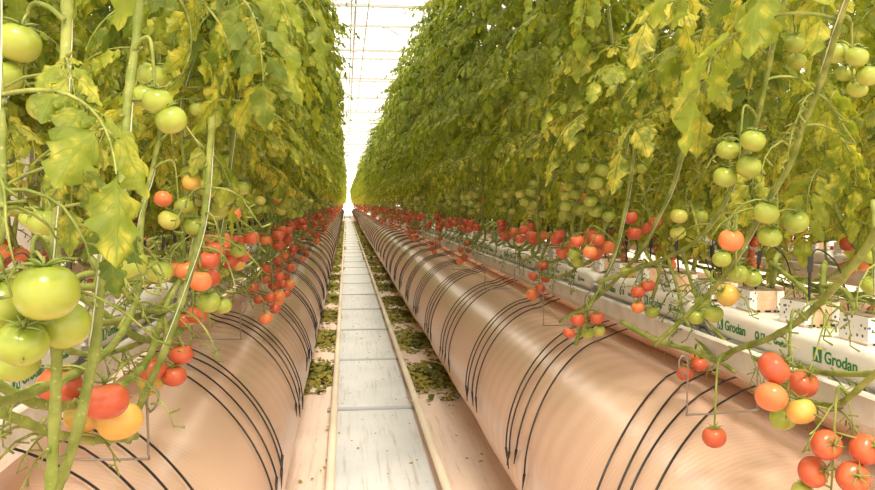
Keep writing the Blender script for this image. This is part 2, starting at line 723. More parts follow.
TOM = [tomato_geo(s, sq=q) for s, q in ((1, 0.86), (2, 0.9), (3, 0.82))]
TOML = [tomato_geo(s, 6, 8) for s in (4,)]
CAL = [calyx_geo(s, n) for s, n in ((1, 5), (2, 6), (3, 5))]
RIPE = ['green', 'pale', 'yellow', 'orange', 'red']
TOM_ME = {(r, i): mesh_of(TOM[i], 'tomato', [M[r]]) for r in RIPE for i in range(3)}
CAL_ME = [mesh_of(c, 'calyx', [M['calyx']]) for c in CAL]


def stalk_mb(attach, fruits, r0=0.0032, rg=rng, mid=None):
    """truss stalk: main axis from attach through the cluster, a pedicel to each fruit top (coordinates relative to attach)"""
    mb = MB()
    c = sum((f[0] for f in fruits), Vector()) / len(fruits)
    top = max(f[0].z + f[1] for f in fruits)
    low = min(f[0].z for f in fruits)
    a = Vector((0, 0, 0))
    b = Vector((c.x * 0.8, c.y * 0.8, max(top + 0.02, 0.01))) if mid is None else mid
    e = Vector((c.x, c.y, low + 0.01))
    ax = spline([a, (a + b) / 2 + Vector((0, 0, 0.012)), b, (b * 0.35 + e * 0.65), e], 5)
    mb.tube(ax, [r0 * (1.15 - 0.6 * i / len(ax)) for i in range(len(ax))], 6)
    for p, r, _, q in fruits:
        tip = p + q * (r * 0.98)
        cand = [x for x in ax[6:] if x.z > tip.z - 0.03] or ax[6:]
        st = min(cand, key=lambda x: (x - tip).length)
        kn = (st + tip) / 2 + q * 0.006
        mb.tube(spline([st, kn, tip], 3), [r0 * 0.6] * 7, 5)
    return mb


def gen_truss(seed, ripes, rfac=1.0):
    """list of (pos, radius, ripeness, up dir)"""
    rg = random.Random(seed)
    fr = []
    for i, rp in enumerate(ripes):
        r = rg.uniform(0.023, 0.031) * rfac
        for _ in range(200):
            zz = -0.03 - 0.032 * i * 0.9 + rg.uniform(-.015, .015)
            p = Vector((0.06 + rg.uniform(-.045, .045), rg.uniform(-.05, .05), zz))
            if all((p - f[0]).length > (r + f[1]) * 0.93 for f in fr):
                break
            r *= 0.995
        q = Vector((rg.uniform(-.4, .4), rg.uniform(-.4, .4), 1)).normalized()
        fr.append((p, r, rp, q))
    return fr


def rot_to(q, spin=0.0):
    return q.to_track_quat('Z', 'Y').to_matrix().to_4x4() @ Matrix.Rotation(spin, 4, 'Z')


def fruit_matrix(p, r, q, spin):
    return Matrix.Translation(p) @ rot_to(q, spin) @ Matrix.Scale(r, 4)


TR_SETS = [
    ['red', 'red', 'red', 'red', 'orange'],
    ['red', 'red', 'orange', 'red'],
    ['red', 'orange', 'red', 'yellow', 'pale'],
    ['orange', 'red', 'yellow', 'green'],
    ['yellow', 'orange', 'green', 'pale', 'green'],
    ['green', 'green', 'pale', 'green', 'green'],
    ['green', 'green', 'green', 'green'],
    ['green', 'green', 'green'],
    ['red', 'red', 'red'],
    ['green', 'pale', 'green', 'green', 'green'],
]
TR_RED = (0, 1, 2, 3, 8)
TRUSS = []   # (fruits, stalk frozen, stalk mesh, merged frozen)
for i, s in enumerate(TR_SETS):
    fr = gen_truss(40 + i, s, 0.85 if i == 7 else 1.0)
    st = stalk_mb(None, fr, rg=random.Random(i)).freeze()
    b = Batch()
    b.add(st, Matrix.Identity(4), [1])
    for p, r, rp, q in fr:
        b.add(TOML[0], fruit_matrix(p, r, q, 0), [2 + RIPE.index(rp)])
    fz = MB()
    fz.v = np.concatenate(b.V); fz.uv = np.concatenate(b.UV); fz.tone = np.concatenate(b.T); fz.shade = np.concatenate(b.S)
    fz.fa = np.concatenate(b.FA); fz.fi = np.concatenate(b.FI); fz.ma = np.concatenate(b.MA)
    TRUSS.append((fr, mesh_of(st, 'tomato_truss', [M['stem']]), fz))
PLANT_MATS = [M['leaf'], M['stem']] + [M[r] for r in RIPE]
TRUSS_LOW_ME = [mesh_of(t[2], 'tomato_truss', PLANT_MATS) for t in TRUSS]


def add_truss(root, idx, mat, lod, rg):
    fr, me, fz = TRUSS[idx]
    if lod == 2:
        return kid('tomato_truss', TRUSS_LOW_ME[idx], root, mat=mat)
    t = kid('tomato_truss', me, root, mat=mat)
    for p, r, rp, q in fr:
        sp = rg.uniform(0, 6)
        k = rg.randrange(3)
        m4 = fruit_matrix(p, r, q, sp)
        kid('tomato', TOM_ME[(rp, k)], t, mat=m4)
        if lod == 0:
            kid('calyx', CAL_ME[k], t, mat=m4)
    return t


# ------------------------------------------------------------------ generic vines (aisle towards -x, lean towards -y)


def vine_plan(seed, zlow=0.40):
    rg = random.Random(seed)
    j = lambda s: rg.uniform(-s, s)
    run = rg.uniform(0.85, 1.35)
    zr = rg.uniform(-0.12, 0.06)
    xo = rg.uniform(-0.31, -0.2)
    pts = [Vector((0, 0, 0)), Vector((-.02 + j(.01), -.02, .08 + j(.02))), Vector((-.12, -.15 + j(.05), .05 + j(.03))),
           Vector((xo + .04, -.38, zr + .02)), Vector((xo, -run * .7, zr)), Vector((xo + j(.03), -run, zr + .08)),
           Vector((xo + j(.04), -run - .12, zr + .26)), Vector((xo + j(.05), -run - .22, .48)), Vector((xo - .04 + j(.05), -run - .28, .85)),
           Vector((xo - .08 + j(.05), -run - .30, 1.3)), Vector((xo - .12 + j(.05), -run - .31 + j(.05), 1.98))]
    path = spline(pts, 6)
    leaves = []
    z = zlow + rg.uniform(0, .1)
    az = rg.uniform(0, 6)
    while z < 1.98:
        p = min(path, key=lambda q: abs(q.z - z) + (0 if q.y < -run * .8 else 9))
        low = max(0, 1 - (z - .4) / .9)
        tone_i = min(11, max(0, int(abs(rg.gauss(0, 1)) * 2.2 + 3.0 + low * 3.5)))
        leaves.append((p, az + rg.uniform(-.4, .4), rg.uniform(0.62, 0.98) * (0.8 if z > 1.8 else 1), rg.uniform(-.35, .35), ORDER[tone_i],
                       rg.uniform(-0.2, 0.45) if z > 1.7 else rg.uniform(-.25, .2)))
        az += 2.4
        z += rg.uniform(0.029, 0.040)
    tr = []
    for zz, sets in ((zr + .05, (0, 1, 8, 0, 2)), (0.16, (1, 2, 3, 0, 8)), (.36, (4, 5, 6, 9)), (.6, (5, 6, 7, 9)), (.85, (7, 6, 7))):
        if rg.random() < (0.58 if zz < .3 else 0.08):
            continue
        if zz < 0.1:
            p = path[int(len(path) * rg.uniform(.36, .48))]
        else:
            p = min(path, key=lambda q: abs(q.z - zz) + (0 if q.y < -run * .8 else 9))
        a = PI + rg.uniform(-1.3, 1.3)
        tr.append((p, a, rg.choice(sets)))
    return pts, path, leaves, tr, rg


def stem_geo(path, rg, r0=0.0085, sides=8, stubs=True, rtop=0.006):
    mb = MB()
    n = len(path)
    rad = []
    for i in range(n):
        r = r0 + (rtop - r0) * (i / n)
        if i % 5 == 2:
            r *= 1.22
        rad.append(r)
    mb.tube(path, rad, sides)
    if stubs:
        for i in range(4, n - 8, 5):
            p = path[i]
            d = Vector((rg.uniform(-1, 1), rg.uniform(-1, 1), rg.uniform(-.2, 1))).normalized()
            mb.tube([p, p + d * (r0 * 1.6), p + d * (r0 * 2.4)], [r0 * .5, r0 * .42, r0 * .3], 5)
        # spent fruit stalks, thin and forked
        for _ in range(6):
            p = path[rg.randrange(int(n * .3), int(n * .66))]
            a = rg.uniform(0, 6)
            q = p.copy()
            d = Vector((math.cos(a), math.sin(a), 0.4)).normalized()
            ax = [q.copy()]
            for k in range(6):
                d = (d + Vector((rg.uniform(-.3, .3), rg.uniform(-.3, .3), -0.35))).normalized()
                q = q + d * 0.026
                ax.append(q.copy())
            mb.tube(ax, [.0026, .0025, .0022, .002, .0018, .0016, .0012], 4)
            for k in range(2, 7):
                e = ax[k] + Vector((rg.uniform(-1, 1), rg.uniform(-1, 1), rg.uniform(-1, .4))).normalized() * 0.022
                mb.tube([ax[k], e], [.0014, .0022], 4)
    return mb


def leaf_matrix(lf):
    p, az, s, roll, idx, el = lf
    return Matrix.Translation(p) @ Matrix.Rotation(az, 4, 'Z') @ Matrix.Rotation(-el, 4, 'Y') @ Matrix.Rotation(roll, 4, 'X') @ Matrix.Scale(s, 4)


def twine_mb(path, rg, z0=0.1):
    mb = MB()
    up = [p + Vector((0.008 * math.cos(i * .9), 0.008 * math.sin(i * .9), 0)) for i, p in enumerate(path) if i > len(path) * .5]
    if len(up) > 3:
        mb.tube(up, 0.0012, 4)
    return mb


VAR = []
for i in range(12):
    pts, path, leaves, tr, rg = vine_plan(500 + i, 0.40 if i < 8 else 0.12)
    st = stem_geo(path, rg).freeze()
    st_me = mesh_of(st, 'stem', [M['stem']])
    tw = mesh_of(twine_mb(path, rg).freeze(), 'support_twine', [M['twine']])
    bh, bm, bl = Batch(), Batch(), Batch()
    for lf in leaves:
        m4 = leaf_matrix(lf)
        bh.add(LEAF_HI[lf[4]], m4)
        bm.add(LEAF_MID[lf[4]], m4)
    mats = [M['leaf'], M['stem']]
    stl = stem_geo(path[::3] + [path[-1]], rg, sides=4, stubs=False).freeze()
    # whole vine in one cheap piece, for the far stretch nobody can count
    far = Batch()
    far.add(stl, Matrix.Identity(4), [1])
    for lf in leaves[::2]:
        m4 = leaf_matrix((lf[0], lf[1], lf[2] * 1.35, lf[3], lf[4], lf[5]))
        far.add(LEAF_LOW[lf[4]], m4)
    midb = Batch()
    midb.add(stl, Matrix.Identity(4), [1])
    for lf in leaves:
        midb.add(LEAF_MID[lf[4]], leaf_matrix(lf))
    for p, a, k in tr:
        m4 = Matrix.Translation(p) @ Matrix.Rotation(a, 4, 'Z')
        far.add(TRUSS[k][2], m4)
        midb.add(TRUSS[k][2], m4)

    def fz(b):
        o = MB()
        o.v = np.concatenate(b.V); o.uv = np.concatenate(b.UV); o.tone = np.concatenate(b.T); o.shade = np.concatenate(b.S)
        o.fa = np.concatenate(b.FA); o.fi = np.concatenate(b.FI); o.ma = np.concatenate(b.MA)
        return o
    VAR.append(dict(stem=st_me, twine=tw, hi=bh.mesh('foliage', mats), mid=bm.mesh('foliage', mats), leaves=leaves, tr=tr,
                    far=fz(far), midp=fz(midb), stem_low=mesh_of(stl, 'stem', [M['stem'], M['stem']])))

XL, XR = -0.77, 1.22          # gutter centres either side of the path
ZC = 1.145                    # top of the rockwool cubes
PROTO = {}


def build_vine(v, lod):
    """lod 0: leaves, fruits and calyces apart; 1: one foliage mesh; 2: small in the photo"""
    V = VAR[v]
    root = link('tomato_plant', None)
    root.empty_display_size = 0.1
    kid('stem', V['stem'] if lod < 3 else V['stem_low'], root)
    rg = random.Random(v * 10 + lod)
    if lod == 0:
        kid('support_twine', V['twine'], root)
        for lf in V['leaves']:
            kid('leaf', LEAF_ME[lf[4]], root, mat=leaf_matrix(lf))
    else:
        kid('foliage', V['hi'] if lod < 2 else V['mid'], root)
    for p, a, k in V['tr']:
        if lod == 0 and p.z < 0.1:
            continue
        add_truss(root, k, Matrix.Translation(p) @ Matrix.Rotation(a, 4, 'Z'), 0 if lod == 0 else (1 if lod < 2 else 2), rg)
    return root


def vine(v, lod, loc, rz, sc=1.0):
    key = (v, lod)
    if key not in PROTO:
        PROTO[key] = o = build_vine(v, lod)
    else:
        o = dup(PROTO[key])
    o.location = loc
    o.rotation_euler = (0, 0, rz)
    o.scale = (1, 1, sc)
    return o


STEP = 0.275
# (x of the gutter, rotation, side word, face word, first rise, last rise)
rows = [(XL, PI, 'left', 'front', 2.05, 26.5, 0.0), (XR, 0, 'right', 'front', 2.75, 27.0, 0.0),
        (XL, 0, 'left', 'rear', 2.2, 14.0, 0.06), (XR, PI, 'right', 'rear', 1.9, 17.5, 0.06)]
cnt = 0
for gx, rz, side, face, y0, y1, dx in rows:
    y = y0
    k = 0
    while y < y1:
        k += 1
        v = rng.randrange(8) if (face == 'front' or (side == 'left' and y < 3.9)) else 8 + rng.randrange(4)
        lod = 0 if (y < 3.2 and face == 'front') else (1 if y < 9.5 else 2)
        base_y = y + 1.35 if rz == 0 else y - 1.35
        xx = gx + (0.02 if side == 'left' and face == 'front' else 0.0) + rng.uniform(-.02, .02)
        if face == 'front' and side == 'left':
            xx += 0.05
        if face == 'rear':
            xx += dx if side == 'right' else -dx
        o = vine(v, lod, (xx, base_y + rng.uniform(-.04, .04), ZC), rz + rng.uniform(-.05, .05), rng.uniform(.96, 1.04))
        if face == 'front' and k <= 16:
            tag(o, f'leafy tomato vine on the path side of the {side} row, {ORD[k]} beyond the foreground vines', 'tomato plant', f'tomato vines on the path side of the {side} row')
        elif face == 'front':
            tag(o, f'tomato vine far down the path side of the {side} row, blending into the green wall', 'tomato plant', f'distant tomato vines of the {side} row')
        else:
            tag(o, f'tomato vine behind the gutter of the {side} row, seen through the front stems', 'tomato plant', f'tomato vines behind the {side} gutter')
        y += STEP * rng.uniform(.9, 1.1)
        cnt += 1
print('vines', cnt)


def bulk(name, spans, label, lod):
    b = Batch()
    for gx, rz, y0, y1, st in spans:
        y = y0
        while y < y1:
            by = y + 1.35 if rz == 0 else y - 1.35
            m4 = Matrix.Translation((gx + rng.uniform(-.04, .04), by, ZC)) @ Matrix.Rotation(rz + rng.uniform(-.08, .08), 4, 'Z')
            b.add(VAR[rng.randrange(8) if name.startswith('dist') else 8 + rng.randrange(4)][lod], m4)
            y += st * rng.uniform(.85, 1.15)
    o = link(name, b.mesh(name, PLANT_MATS))
    tag(o, label, 'tomato plants', kind='stuff')
    return o


YEND = 92.0
bulk('distant_tomato_plants', [(XL + .05, PI, 26.7, YEND, .3), (XR, 0, 27.2, YEND, .3), (XL - .06, 0, 13.7, YEND, .45), (XR + .06, PI, 17.7, YEND, .45)],
     'far stretch of both tomato rows running to the end of the path', 'far')
PITCH = XR - XL
bulk('neighbouring_tomato_row', [(XR + PITCH - .1, 0, 1.5, 9, .34), (XR + PITCH + .1, PI, 2.0, 12, .36)],
     'next tomato row to the right, glimpsed through the stems', 'midp')
bulk('neighbouring_tomato_row', [(XL - PITCH + .1, PI, 1.2, 9.5, .2), (XL - PITCH - .1, 0, 2.5, 11, .25)],
     'next tomato row to the left, glimpsed through the stems', 'midp')
bulk('outer_tomato_rows', [(XR + PITCH, 0, 9, 40, .4), (XR + 2 * PITCH, 0, 3, 30, .22), (XR + 3 * PITCH, 0, 4, 30, .22), (XR + 4 * PITCH, 0, 6, 36, .3), (XL - PITCH, PI, 8, 30, .4), (XL - 2 * PITCH, PI, 2, 24, .15), (XL - 3 * PITCH, PI, 3, 30, .16), (XL - 4 * PITCH, PI, 5, 34, .2)],
     'outermost tomato rows that close the view behind the stems', 'far')

# ------------------------------------------------------------------ foreground vines, each placed by hand
LSTEM = []


def hero(name_label, path, base_y, side, trusses, leaves, r=0.0085, rt=None, twine=True, group=None, n=6):
    """path: list of (px, py, Y); trusses: (attach (px,py,Y), [(px,py,Y,rpx,ripe,tilt)])"""
    pw = [P(*p) for p in path]
    root = link('tomato_plant', None, loc=pw[0])
    root.empty_display_size = 0.1
    o0 = pw[0]
    rg = random.Random(len(name_label) + int(path[0][0]) * 7)
    loc = spline([p - o0 for p in pw], n)
    kid('stem', stem_geo(loc, rg, r, 10, True, rt or r * .9).mesh('stem', [M['stem']]), root)
    if twine:
        mb = MB()
        up = [p + Vector((r * 1.05 * math.cos(i * .16 + 2), r * 1.05 * math.sin(i * .16 + 2) - r * .3, 0)) for i, p in enumerate(loc)]
        mb.tube(up[len(up) // 4:], 0.001, 5)
        kid('support_twine', mb.mesh('support_twine', [M['twine']]), root)
    for at, fruits in trusses:
        a = P(*at)
        fr = []
        for f in fruits:
            px, py, Y, rp, ripe = f[:5]
            q = Vector((rg.uniform(-.3, .3), rg.uniform(-.3, .1), 1))
            if len(f) > 5:
                q = Vector(f[5])
            fr.append((P(px, py, Y) - a, rp * Y / F, ripe, q.normalized()))
        t = kid('tomato_truss', stalk_mb(a, fr, 0.0036, rg).mesh('tomato_truss', [M['stem']]), root, loc=a - o0)
        for p, rr, ripe, q in fr:
            k = rg.randrange(3)
            m4 = fruit_matrix(p, rr, q, rg.uniform(0, 6))
            kid('tomato', TOM_ME[(ripe, k)], t, mat=m4)
            kid('calyx', CAL_ME[k], t, mat=m4)
    for lf in leaves:
        px, py, Y, az, s, el, idx = lf
        p = P(px, py, Y) - o0
        # petiole joins the stem
        q = min(loc, key=lambda c: (c - p).length)
        d = Vector((math.cos(az), math.sin(az), 0.2))
        lo = kid('leaf', BIG_ME[ORDER[idx]], root,
                 mat=leaf_matrix((p, az, s, rg.uniform(-.2, .2), ORDER[idx], el)))
        if (q - p).length > 0.012:
            mb = MB()
            mb.tube(spline([q, (q + p) / 2 + Vector((0, 0, .01)), p], 4), [.0042] * 9, 6)
            kid('leaf_stalk', mb.mesh('leaf_stalk', [M['stem']]), root)
    tag(root, name_label, 'tomato plant', group)
    return root


def crown(path, zlo, n, seed, Yj=0.0, toward=None, smin=.8, smax=1.1, tones=(3, 9)):
    """leaves up a hand-placed stem"""
    rg = random.Random(seed)
    pw = [P(*p) for p in path]
    sp = spline(pw, 8)
    up = [p for p in sp if p.z > zlo]
    out = []
    for i in range(n):
        p = up[int((i + .5) / n * len(up))]
        az = rg.uniform(0, 2 * PI) if toward is None else toward + rg.uniform(-1.5, 1.5)
        out.append((p, az, rg.uniform(smin, smax), rg.uniform(-.3, .3), rg.randint(*tones)))
    return out


def hero_leaves(root, lst):
    o0 = root.location
    for p, az, s, el, idx in lst:
        kid('leaf', LEAF_ME[ORDER[idx]], root, mat=leaf_matrix((p - o0, az, s, 0.1, ORDER[idx], el)))


# left row -----------------------------------------------------------
pa = [(50, 500, 1.12), (54, 430, 1.12), (57, 345, 1.12), (55, 260, 1.14), (60, 150, 1.16), (66, 40, 1.18), (68, -60, 1.2), (70, -200, 1.25), (72, -420, 1.3)]
h = hero('nearest left tomato vine with large green fruits and green stem in front', pa, 0, 'left', [
    ((55, 262, 1.14), [(46, 292, 1.04, 30.5, 'green'), (3, 304, 1.10, 29, 'green'), (64, 325, 1.12, 25, 'green'), (22, 343, 1.06, 24, 'green', (.3, -.5, 1)),
                       (16, 362, 1.13, 22, 'green')]),
    ((64, 20, 1.17), [(18, 43, 1.2, 21, 'green'), (3, 77, 1.2, 18, 'green'), (45, 107, 1.28, 16.5, 'green')]),
    ((57, 190, 1.16), [(44, 222, 1.5, 15, 'green'), (31, 218, 1.56, 11, 'green'), (50, 232, 1.56, 12, 'green')]),
], [(66, 72, 1.18, -1.25, .5, 0.1, 7), (60, 158, 1.17, -1.0, .48, 0.0, 8), (66, -10, 1.18, 2.8, .8, .2, 4)], r=0.0078)
hero_leaves(h, crown(pa, 1.95, 5, 3, tones=(1, 7)))

pb = [(56, 492, 1.2), (76, 435, 1.2), (95, 345, 1.22), (104, 250, 1.25), (120, 200, 1.28), (128, 100, 1.34), (137, 30, 1.4), (142, -60, 1.42), (145, -300, 1.45)]
h = hero('left tomato vine leaning beside the nearest one, with two big red fruits low down', pb, 0, 'left', [
    ((95, 340, 1.22), [(59, 386, 1.42, 21, 'red'), (106, 401, 1.36, 22, 'red', (-.1, .1, 1)), (120, 421, 1.44, 22, 'yellow'), (84, 416, 1.48, 19, 'yellow')]),
    ((110, 222, 1.27), [(108, 239, 1.5, 17, 'green'), (129, 264, 1.46, 17.5, 'green'), (158, 271, 1.52, 14, 'green')]),
    ((134, 50, 1.38), [(152, 76, 1.42, 14.5, 'green'), (145, 97, 1.36, 13, 'green'), (158, 101, 1.33, 14.5, 'green'), (171, 120, 1.33, 15, 'green')]),
], [(150, -30, 1.45, 0.0, .8, -.9, 9), (140, -25, 1.4, 0.5, .8, -.4, 8), (116, 205, 1.28, -1.6, .5, -.2, 3)], r=0.0078)
hero_leaves(h, crown(pb, 2.0, 5, 4, tones=(2, 8)))

pc = [(128, 442, 1.75), (142, 400, 1.72), (165, 350, 1.7), (185, 290, 1.72), (203, 225, 1.76), (210, 150, 1.8), (215, 75, 1.85), (220, 0, 1.9), (225, -200, 1.95)]
h = hero('left tomato vine whose pale stem slants past the wire hook, orange fruit at its middle', pc, 0, 'left', [
    ((190, 270, 1.73), [(200, 281, 1.9, 11.5, 'orange'), (209, 302, 1.95, 11.5, 'green'), (223, 306, 2.05, 9, 'green'), (197, 315, 2.05, 10, 'red'), (184, 320, 2.1, 8, 'red')]),
    ((168, 340, 1.7), [(152, 369, 1.95, 13.5, 'red'), (181, 355, 2.0, 12, 'red'), (174, 376, 1.98, 12, 'red'), (150, 384, 2.05, 11.5, 'yellow')]),
    ((208, 175, 1.79), [(201, 198, 2.3, 10, 'green'), (224, 196, 2.2, 11, 'green'), (217, 212, 2.3, 10, 'green'), (233, 214, 2.35, 8, 'orange'), (240, 188, 2.4, 9, 'green')]),
], [(218, -5, 1.88, -0.6, .9, -.3, 9)], r=0.0075)
hero_leaves(h, crown(pc, 1.82, 10, 5, tones=(2, 9)))

pd = [(150, 352, 2.3), (190, 318, 2.3), (215, 270, 2.3), (228, 190, 2.32), (236, 110, 2.36), (242, 40, 2.4), (246, -60, 2.4), (250, -160, 2.4)]
h = hero('slim left tomato vine just beyond the slanting pale stem', pd, 0, 'left', [
    ((222, 220, 2.32), [(222, 240, 2.4, 9, 'orange'), (206, 240, 2.5, 8, 'orange'), (252, 238, 2.5, 8, 'red'), (238, 250, 2.5, 8, 'green'), (244, 256, 2.6, 7, 'red')]),
    ((232, 150, 2.34), [(224, 120, 2.5, 8, 'green'), (238, 128, 2.5, 8, 'green'), (226, 160, 2.5, 8, 'green')]),
], [(243, 0, 2.4, -0.6, 1.0, -0.2, 6)], r=0.007)
hero_leaves(h, crown(pd, 1.75, 13, 6, tones=(2, 9)))

pe = [(-12, 408, 1.3), (20, 420, 1.34), (55, 434, 1.4), (100, 440, 1.5), (136, 436, 1.62)]
hero('thick bare vine lying low across the bottom left', pe, 0, 'left', [], [], r=0.0085, twine=False)
pf = [(40, 336, 1.7), (66, 350, 1.75), (100, 354, 1.85), (135, 345, 1.95), (162, 330, 2.1), (182, 312, 2.25)]
hero('bare vine lying behind the two big red fruits', pf, 0, 'left', [], [], r=0.0066, twine=False)
pg = [(90, 258, 1.8), (118, 285, 1.85), (138, 305, 1.9), (160, 312, 2.0), (185, 300, 2.1)]
hero('short bare vine sagging below the pair of green fruits', pg, 0, 'left', [], [], r=0.0066, twine=False)
ph = [(-10, 250, 1.0), (0, 235, 1.0), (2, 190, 1.02), (1, 120, 1.05), (-2, 60, 1.08), (-4, -40, 1.1)]
hero('vine stem at the left edge beside the large green fruits', ph, 0, 'left', [], [(0, 95, 1.06, -.4, .8, 0, 4)], r=0.006)

# right row ----------------------------------------------------------
pa = [(655, 345, 2.15), (690, 312, 2.05), (712, 290, 1.98), (737, 258, 1.86), (768, 200, 1.7), (790, 165, 1.6), (803, 125, 1.52), (822, 78, 1.42), (838, 25, 1.32), (853, -30, 1.25), (866, -110, 1.2), (878, -240, 1.2)]
h = hero('right tomato vine with thick stem slanting up to the top right corner', pa, 0, 'right', [
    ((770, 195, 1.7), [(766, 213, 1.68, 13.5, 'green'), (796, 222, 1.74, 13.5, 'green', (-.3, -.3, 1)), (770, 237, 1.70, 12.5, 'green')]),
    ((736, 230, 1.8), [(731, 240, 1.7, 13, 'orange'), (722, 259, 1.85, 10, 'green'), (738, 274, 1.9, 11, 'green'), (752, 278, 1.95, 10.5, 'green')]),
    ((838, 20, 1.32), [(837, 53, 1.6, 12, 'green'), (857, 57, 1.55, 12, 'green'), (845, 73, 1.62, 10, 'green'), (868, 76, 1.55, 12, 'green'), (857, 89, 1.6, 11, 'green')]),
], [(800, 128, 1.52, 0.4, .7, -.1, 8), (838, 20, 1.32, 2.6, .9, 0.2, 5), (845, -5, 1.3, -2.4, .9, 0.0, 6)], r=0.0066)
hero_leaves(h, crown(pa, 1.85, 7, 7, tones=(3, 8)))

pb = [(598, 282, 2.7), (640, 268, 2.55), (683, 250, 2.3), (708, 229, 2.2), (728, 195, 2.1), (744, 155, 2.0), (757, 120, 1.92), (770, 60, 1.85), (783, 0, 1.78), (795, -80, 1.7), (805, -200, 1.7)]
h = hero('right tomato vine rising behind the four green fruits', pb, 0, 'right', [
    ((757, 118, 1.92), [(753, 141, 1.75, 13, 'green'), (728, 150, 1.82, 12, 'green', (0, -.3, 1)), (749, 167, 1.78, 13, 'green'), (725, 177, 1.82, 12, 'green')]),
    ((781, 5, 1.8), [(795, 44, 1.95, 11, 'green'), (797, 61, 2.0, 10, 'green')]),
    ((700, 240, 2.25), [(679, 216, 2.4, 9, 'pale'), (678, 233, 2.45, 8, 'pale'), (700, 216, 2.6, 8, 'green')]),
], [(745, 150, 2.0, -1.8, .6, -.3, 9), (770, 55, 1.85, 3.0, .9, .1, 6), (765, 80, 1.87, 0.2, .9, .0, 7)], r=0.0066)
hero_leaves(h, crown(pb, 1.8, 10, 8, tones=(3, 10)))

pc = [(560, 322, 3.1), (600, 295, 2.9), (640, 252, 2.6), (660, 215, 2.5), (674, 182, 2.45), (688, 130, 2.35), (705, 80, 2.3), (722, 30, 2.25), (735, -10, 2.2), (745, -120, 2.2), (750, -200, 2.2)]
h = hero('right tomato vine passing left of the four green fruits', pc, 0, 'right', [
    ((670, 195, 2.45), [(655, 222, 2.7, 7, 'red'), (630, 217, 2.8, 8, 'red'), (634, 233, 2.8, 8, 'red'), (645, 228, 2.9, 7, 'red')]),
    ((692, 120, 2.35), [(632, 86, 2.6, 8, 'green'), (633, 101, 2.6, 8, 'green'), (628, 112, 2.7, 7, 'green')]),
], [(690, 118, 2.35, 3.4, 1.0, 0.15, 10), (722, 30, 2.25, 3.6, 1.1, 0.1, 11), (712, 60, 2.28, -2.0, 1.0, 0, 9)], r=0.0068)
hero_leaves(h, crown(pc, 1.8, 12, 9, tones=(3, 11)))

pd = [(575, 345, 2.75), (588, 310, 2.72), (604, 280, 2.72), (616, 250, 2.72), (627, 200, 2.7), (634, 150, 2.65), (644, 100, 2.62), (655, 40, 2.6), (662, -30, 2.55), (668, -110, 2.5)]
h = hero('right tomato vine with a clean green stem dropping to the red cluster by the duct', pd, 0, 'right', [
    ((590, 300, 2.72), [(578, 320, 2.6, 7.5, 'red'), (597, 318, 2.62, 7.5, 'red'), (569, 333, 2.6, 6.5, 'red'), (588, 333, 2.7, 7, 'green'), (599, 331, 2.75, 6.5, 'pale')]),
    ((618, 245, 2.72), [(577, 241, 2.75, 7.5, 'red'), (597, 240, 2.75, 8, 'red'), (590, 252, 2.7, 7.5, 'orange'), (574, 254, 2.9, 7, 'green'), (578, 262, 3.0, 7, 'green')]),
    ((632, 160, 2.66), [(583, 167, 2.8, 7, 'green'), (596, 183, 2.8, 8, 'green'), (602, 170, 2.8, 8, 'green'), (641, 168, 2.8, 7, 'green'), (568, 186, 3.0, 6, 'green')]),
], [(640, 110, 2.63, 3.0, 1.05, 0.1, 10), (650, 60, 2.6, 2.6, 1.0, .1, 11)], r=0.0066)
hero_leaves(h, crown(pd, 1.78, 13, 10, tones=(3, 11)))

pe = [(622, 322, 2.5), (655, 340, 2.35), (690, 350, 2.2), (718, 360, 2.05), (735, 350, 1.95), (770, 338, 1.78), (800, 320, 1.62), (822, 300, 1.5), (845, 275, 1.4), (865, 250, 1.32), (885, 215, 1.25), (905, 160, 1.2)]
h = hero('right tomato vine with the thickest bare stem, curving up out of the right edge', pe, 0, 'right', [
    ((803, 318, 1.6), [(774, 368, 1.52, 18, 'red', (.8, -.35, .7)), (803, 383, 1.6, 16, 'red', (.2, -.7, .9)), (771, 397, 1.5, 17, 'orange', (.5, .5, .6)), (801, 411, 1.5, 15.5, 'yellow', (-.1, .3, 1)), (783, 418, 1.58, 14, 'green')]),
    ((725, 355, 2.0), [(714, 437, 1.75, 12.5, 'red')]),
    ((704, 355, 2.12), [(699, 364, 2.2, 9, 'red'), (685, 373, 2.2, 9, 'red'), (697, 357, 2.3, 7, 'orange')]),
], [], r=0.0078, twine=False)
pf = [(740, 352, 2.3), (765, 362, 1.9), (790, 364, 1.75), (820, 372, 1.62), (850, 374, 1.5), (890, 374, 1.38)]
hero('bare vine lying level below the printed grow bag at the right', pf, 0, 'right', [], [], r=0.0066, twine=False)
pg = [(745, 345, 2.1), (780, 382, 1.9), (806, 400, 1.7), (832, 406, 1.55), (848, 398, 1.45), (868, 380, 1.38), (890, 362, 1.3)]
h = hero('low vine at the right edge carrying the bottom right cluster of four red fruits', pg, 0, 'right', [
    ((850, 398, 1.45), [(826, 445, 1.45, 16.5, 'red', (0, -1, .35)), (865, 449, 1.42, 17, 'red', (.3, -1, .45)), (813, 472, 1.48, 17, 'red', (.4, -.9, .4)), (853, 478, 1.42, 18, 'red', (-.2, -1, .5)), (803, 492, 1.5, 12, 'pale')]),
], [], r=0.0066, twine=False)
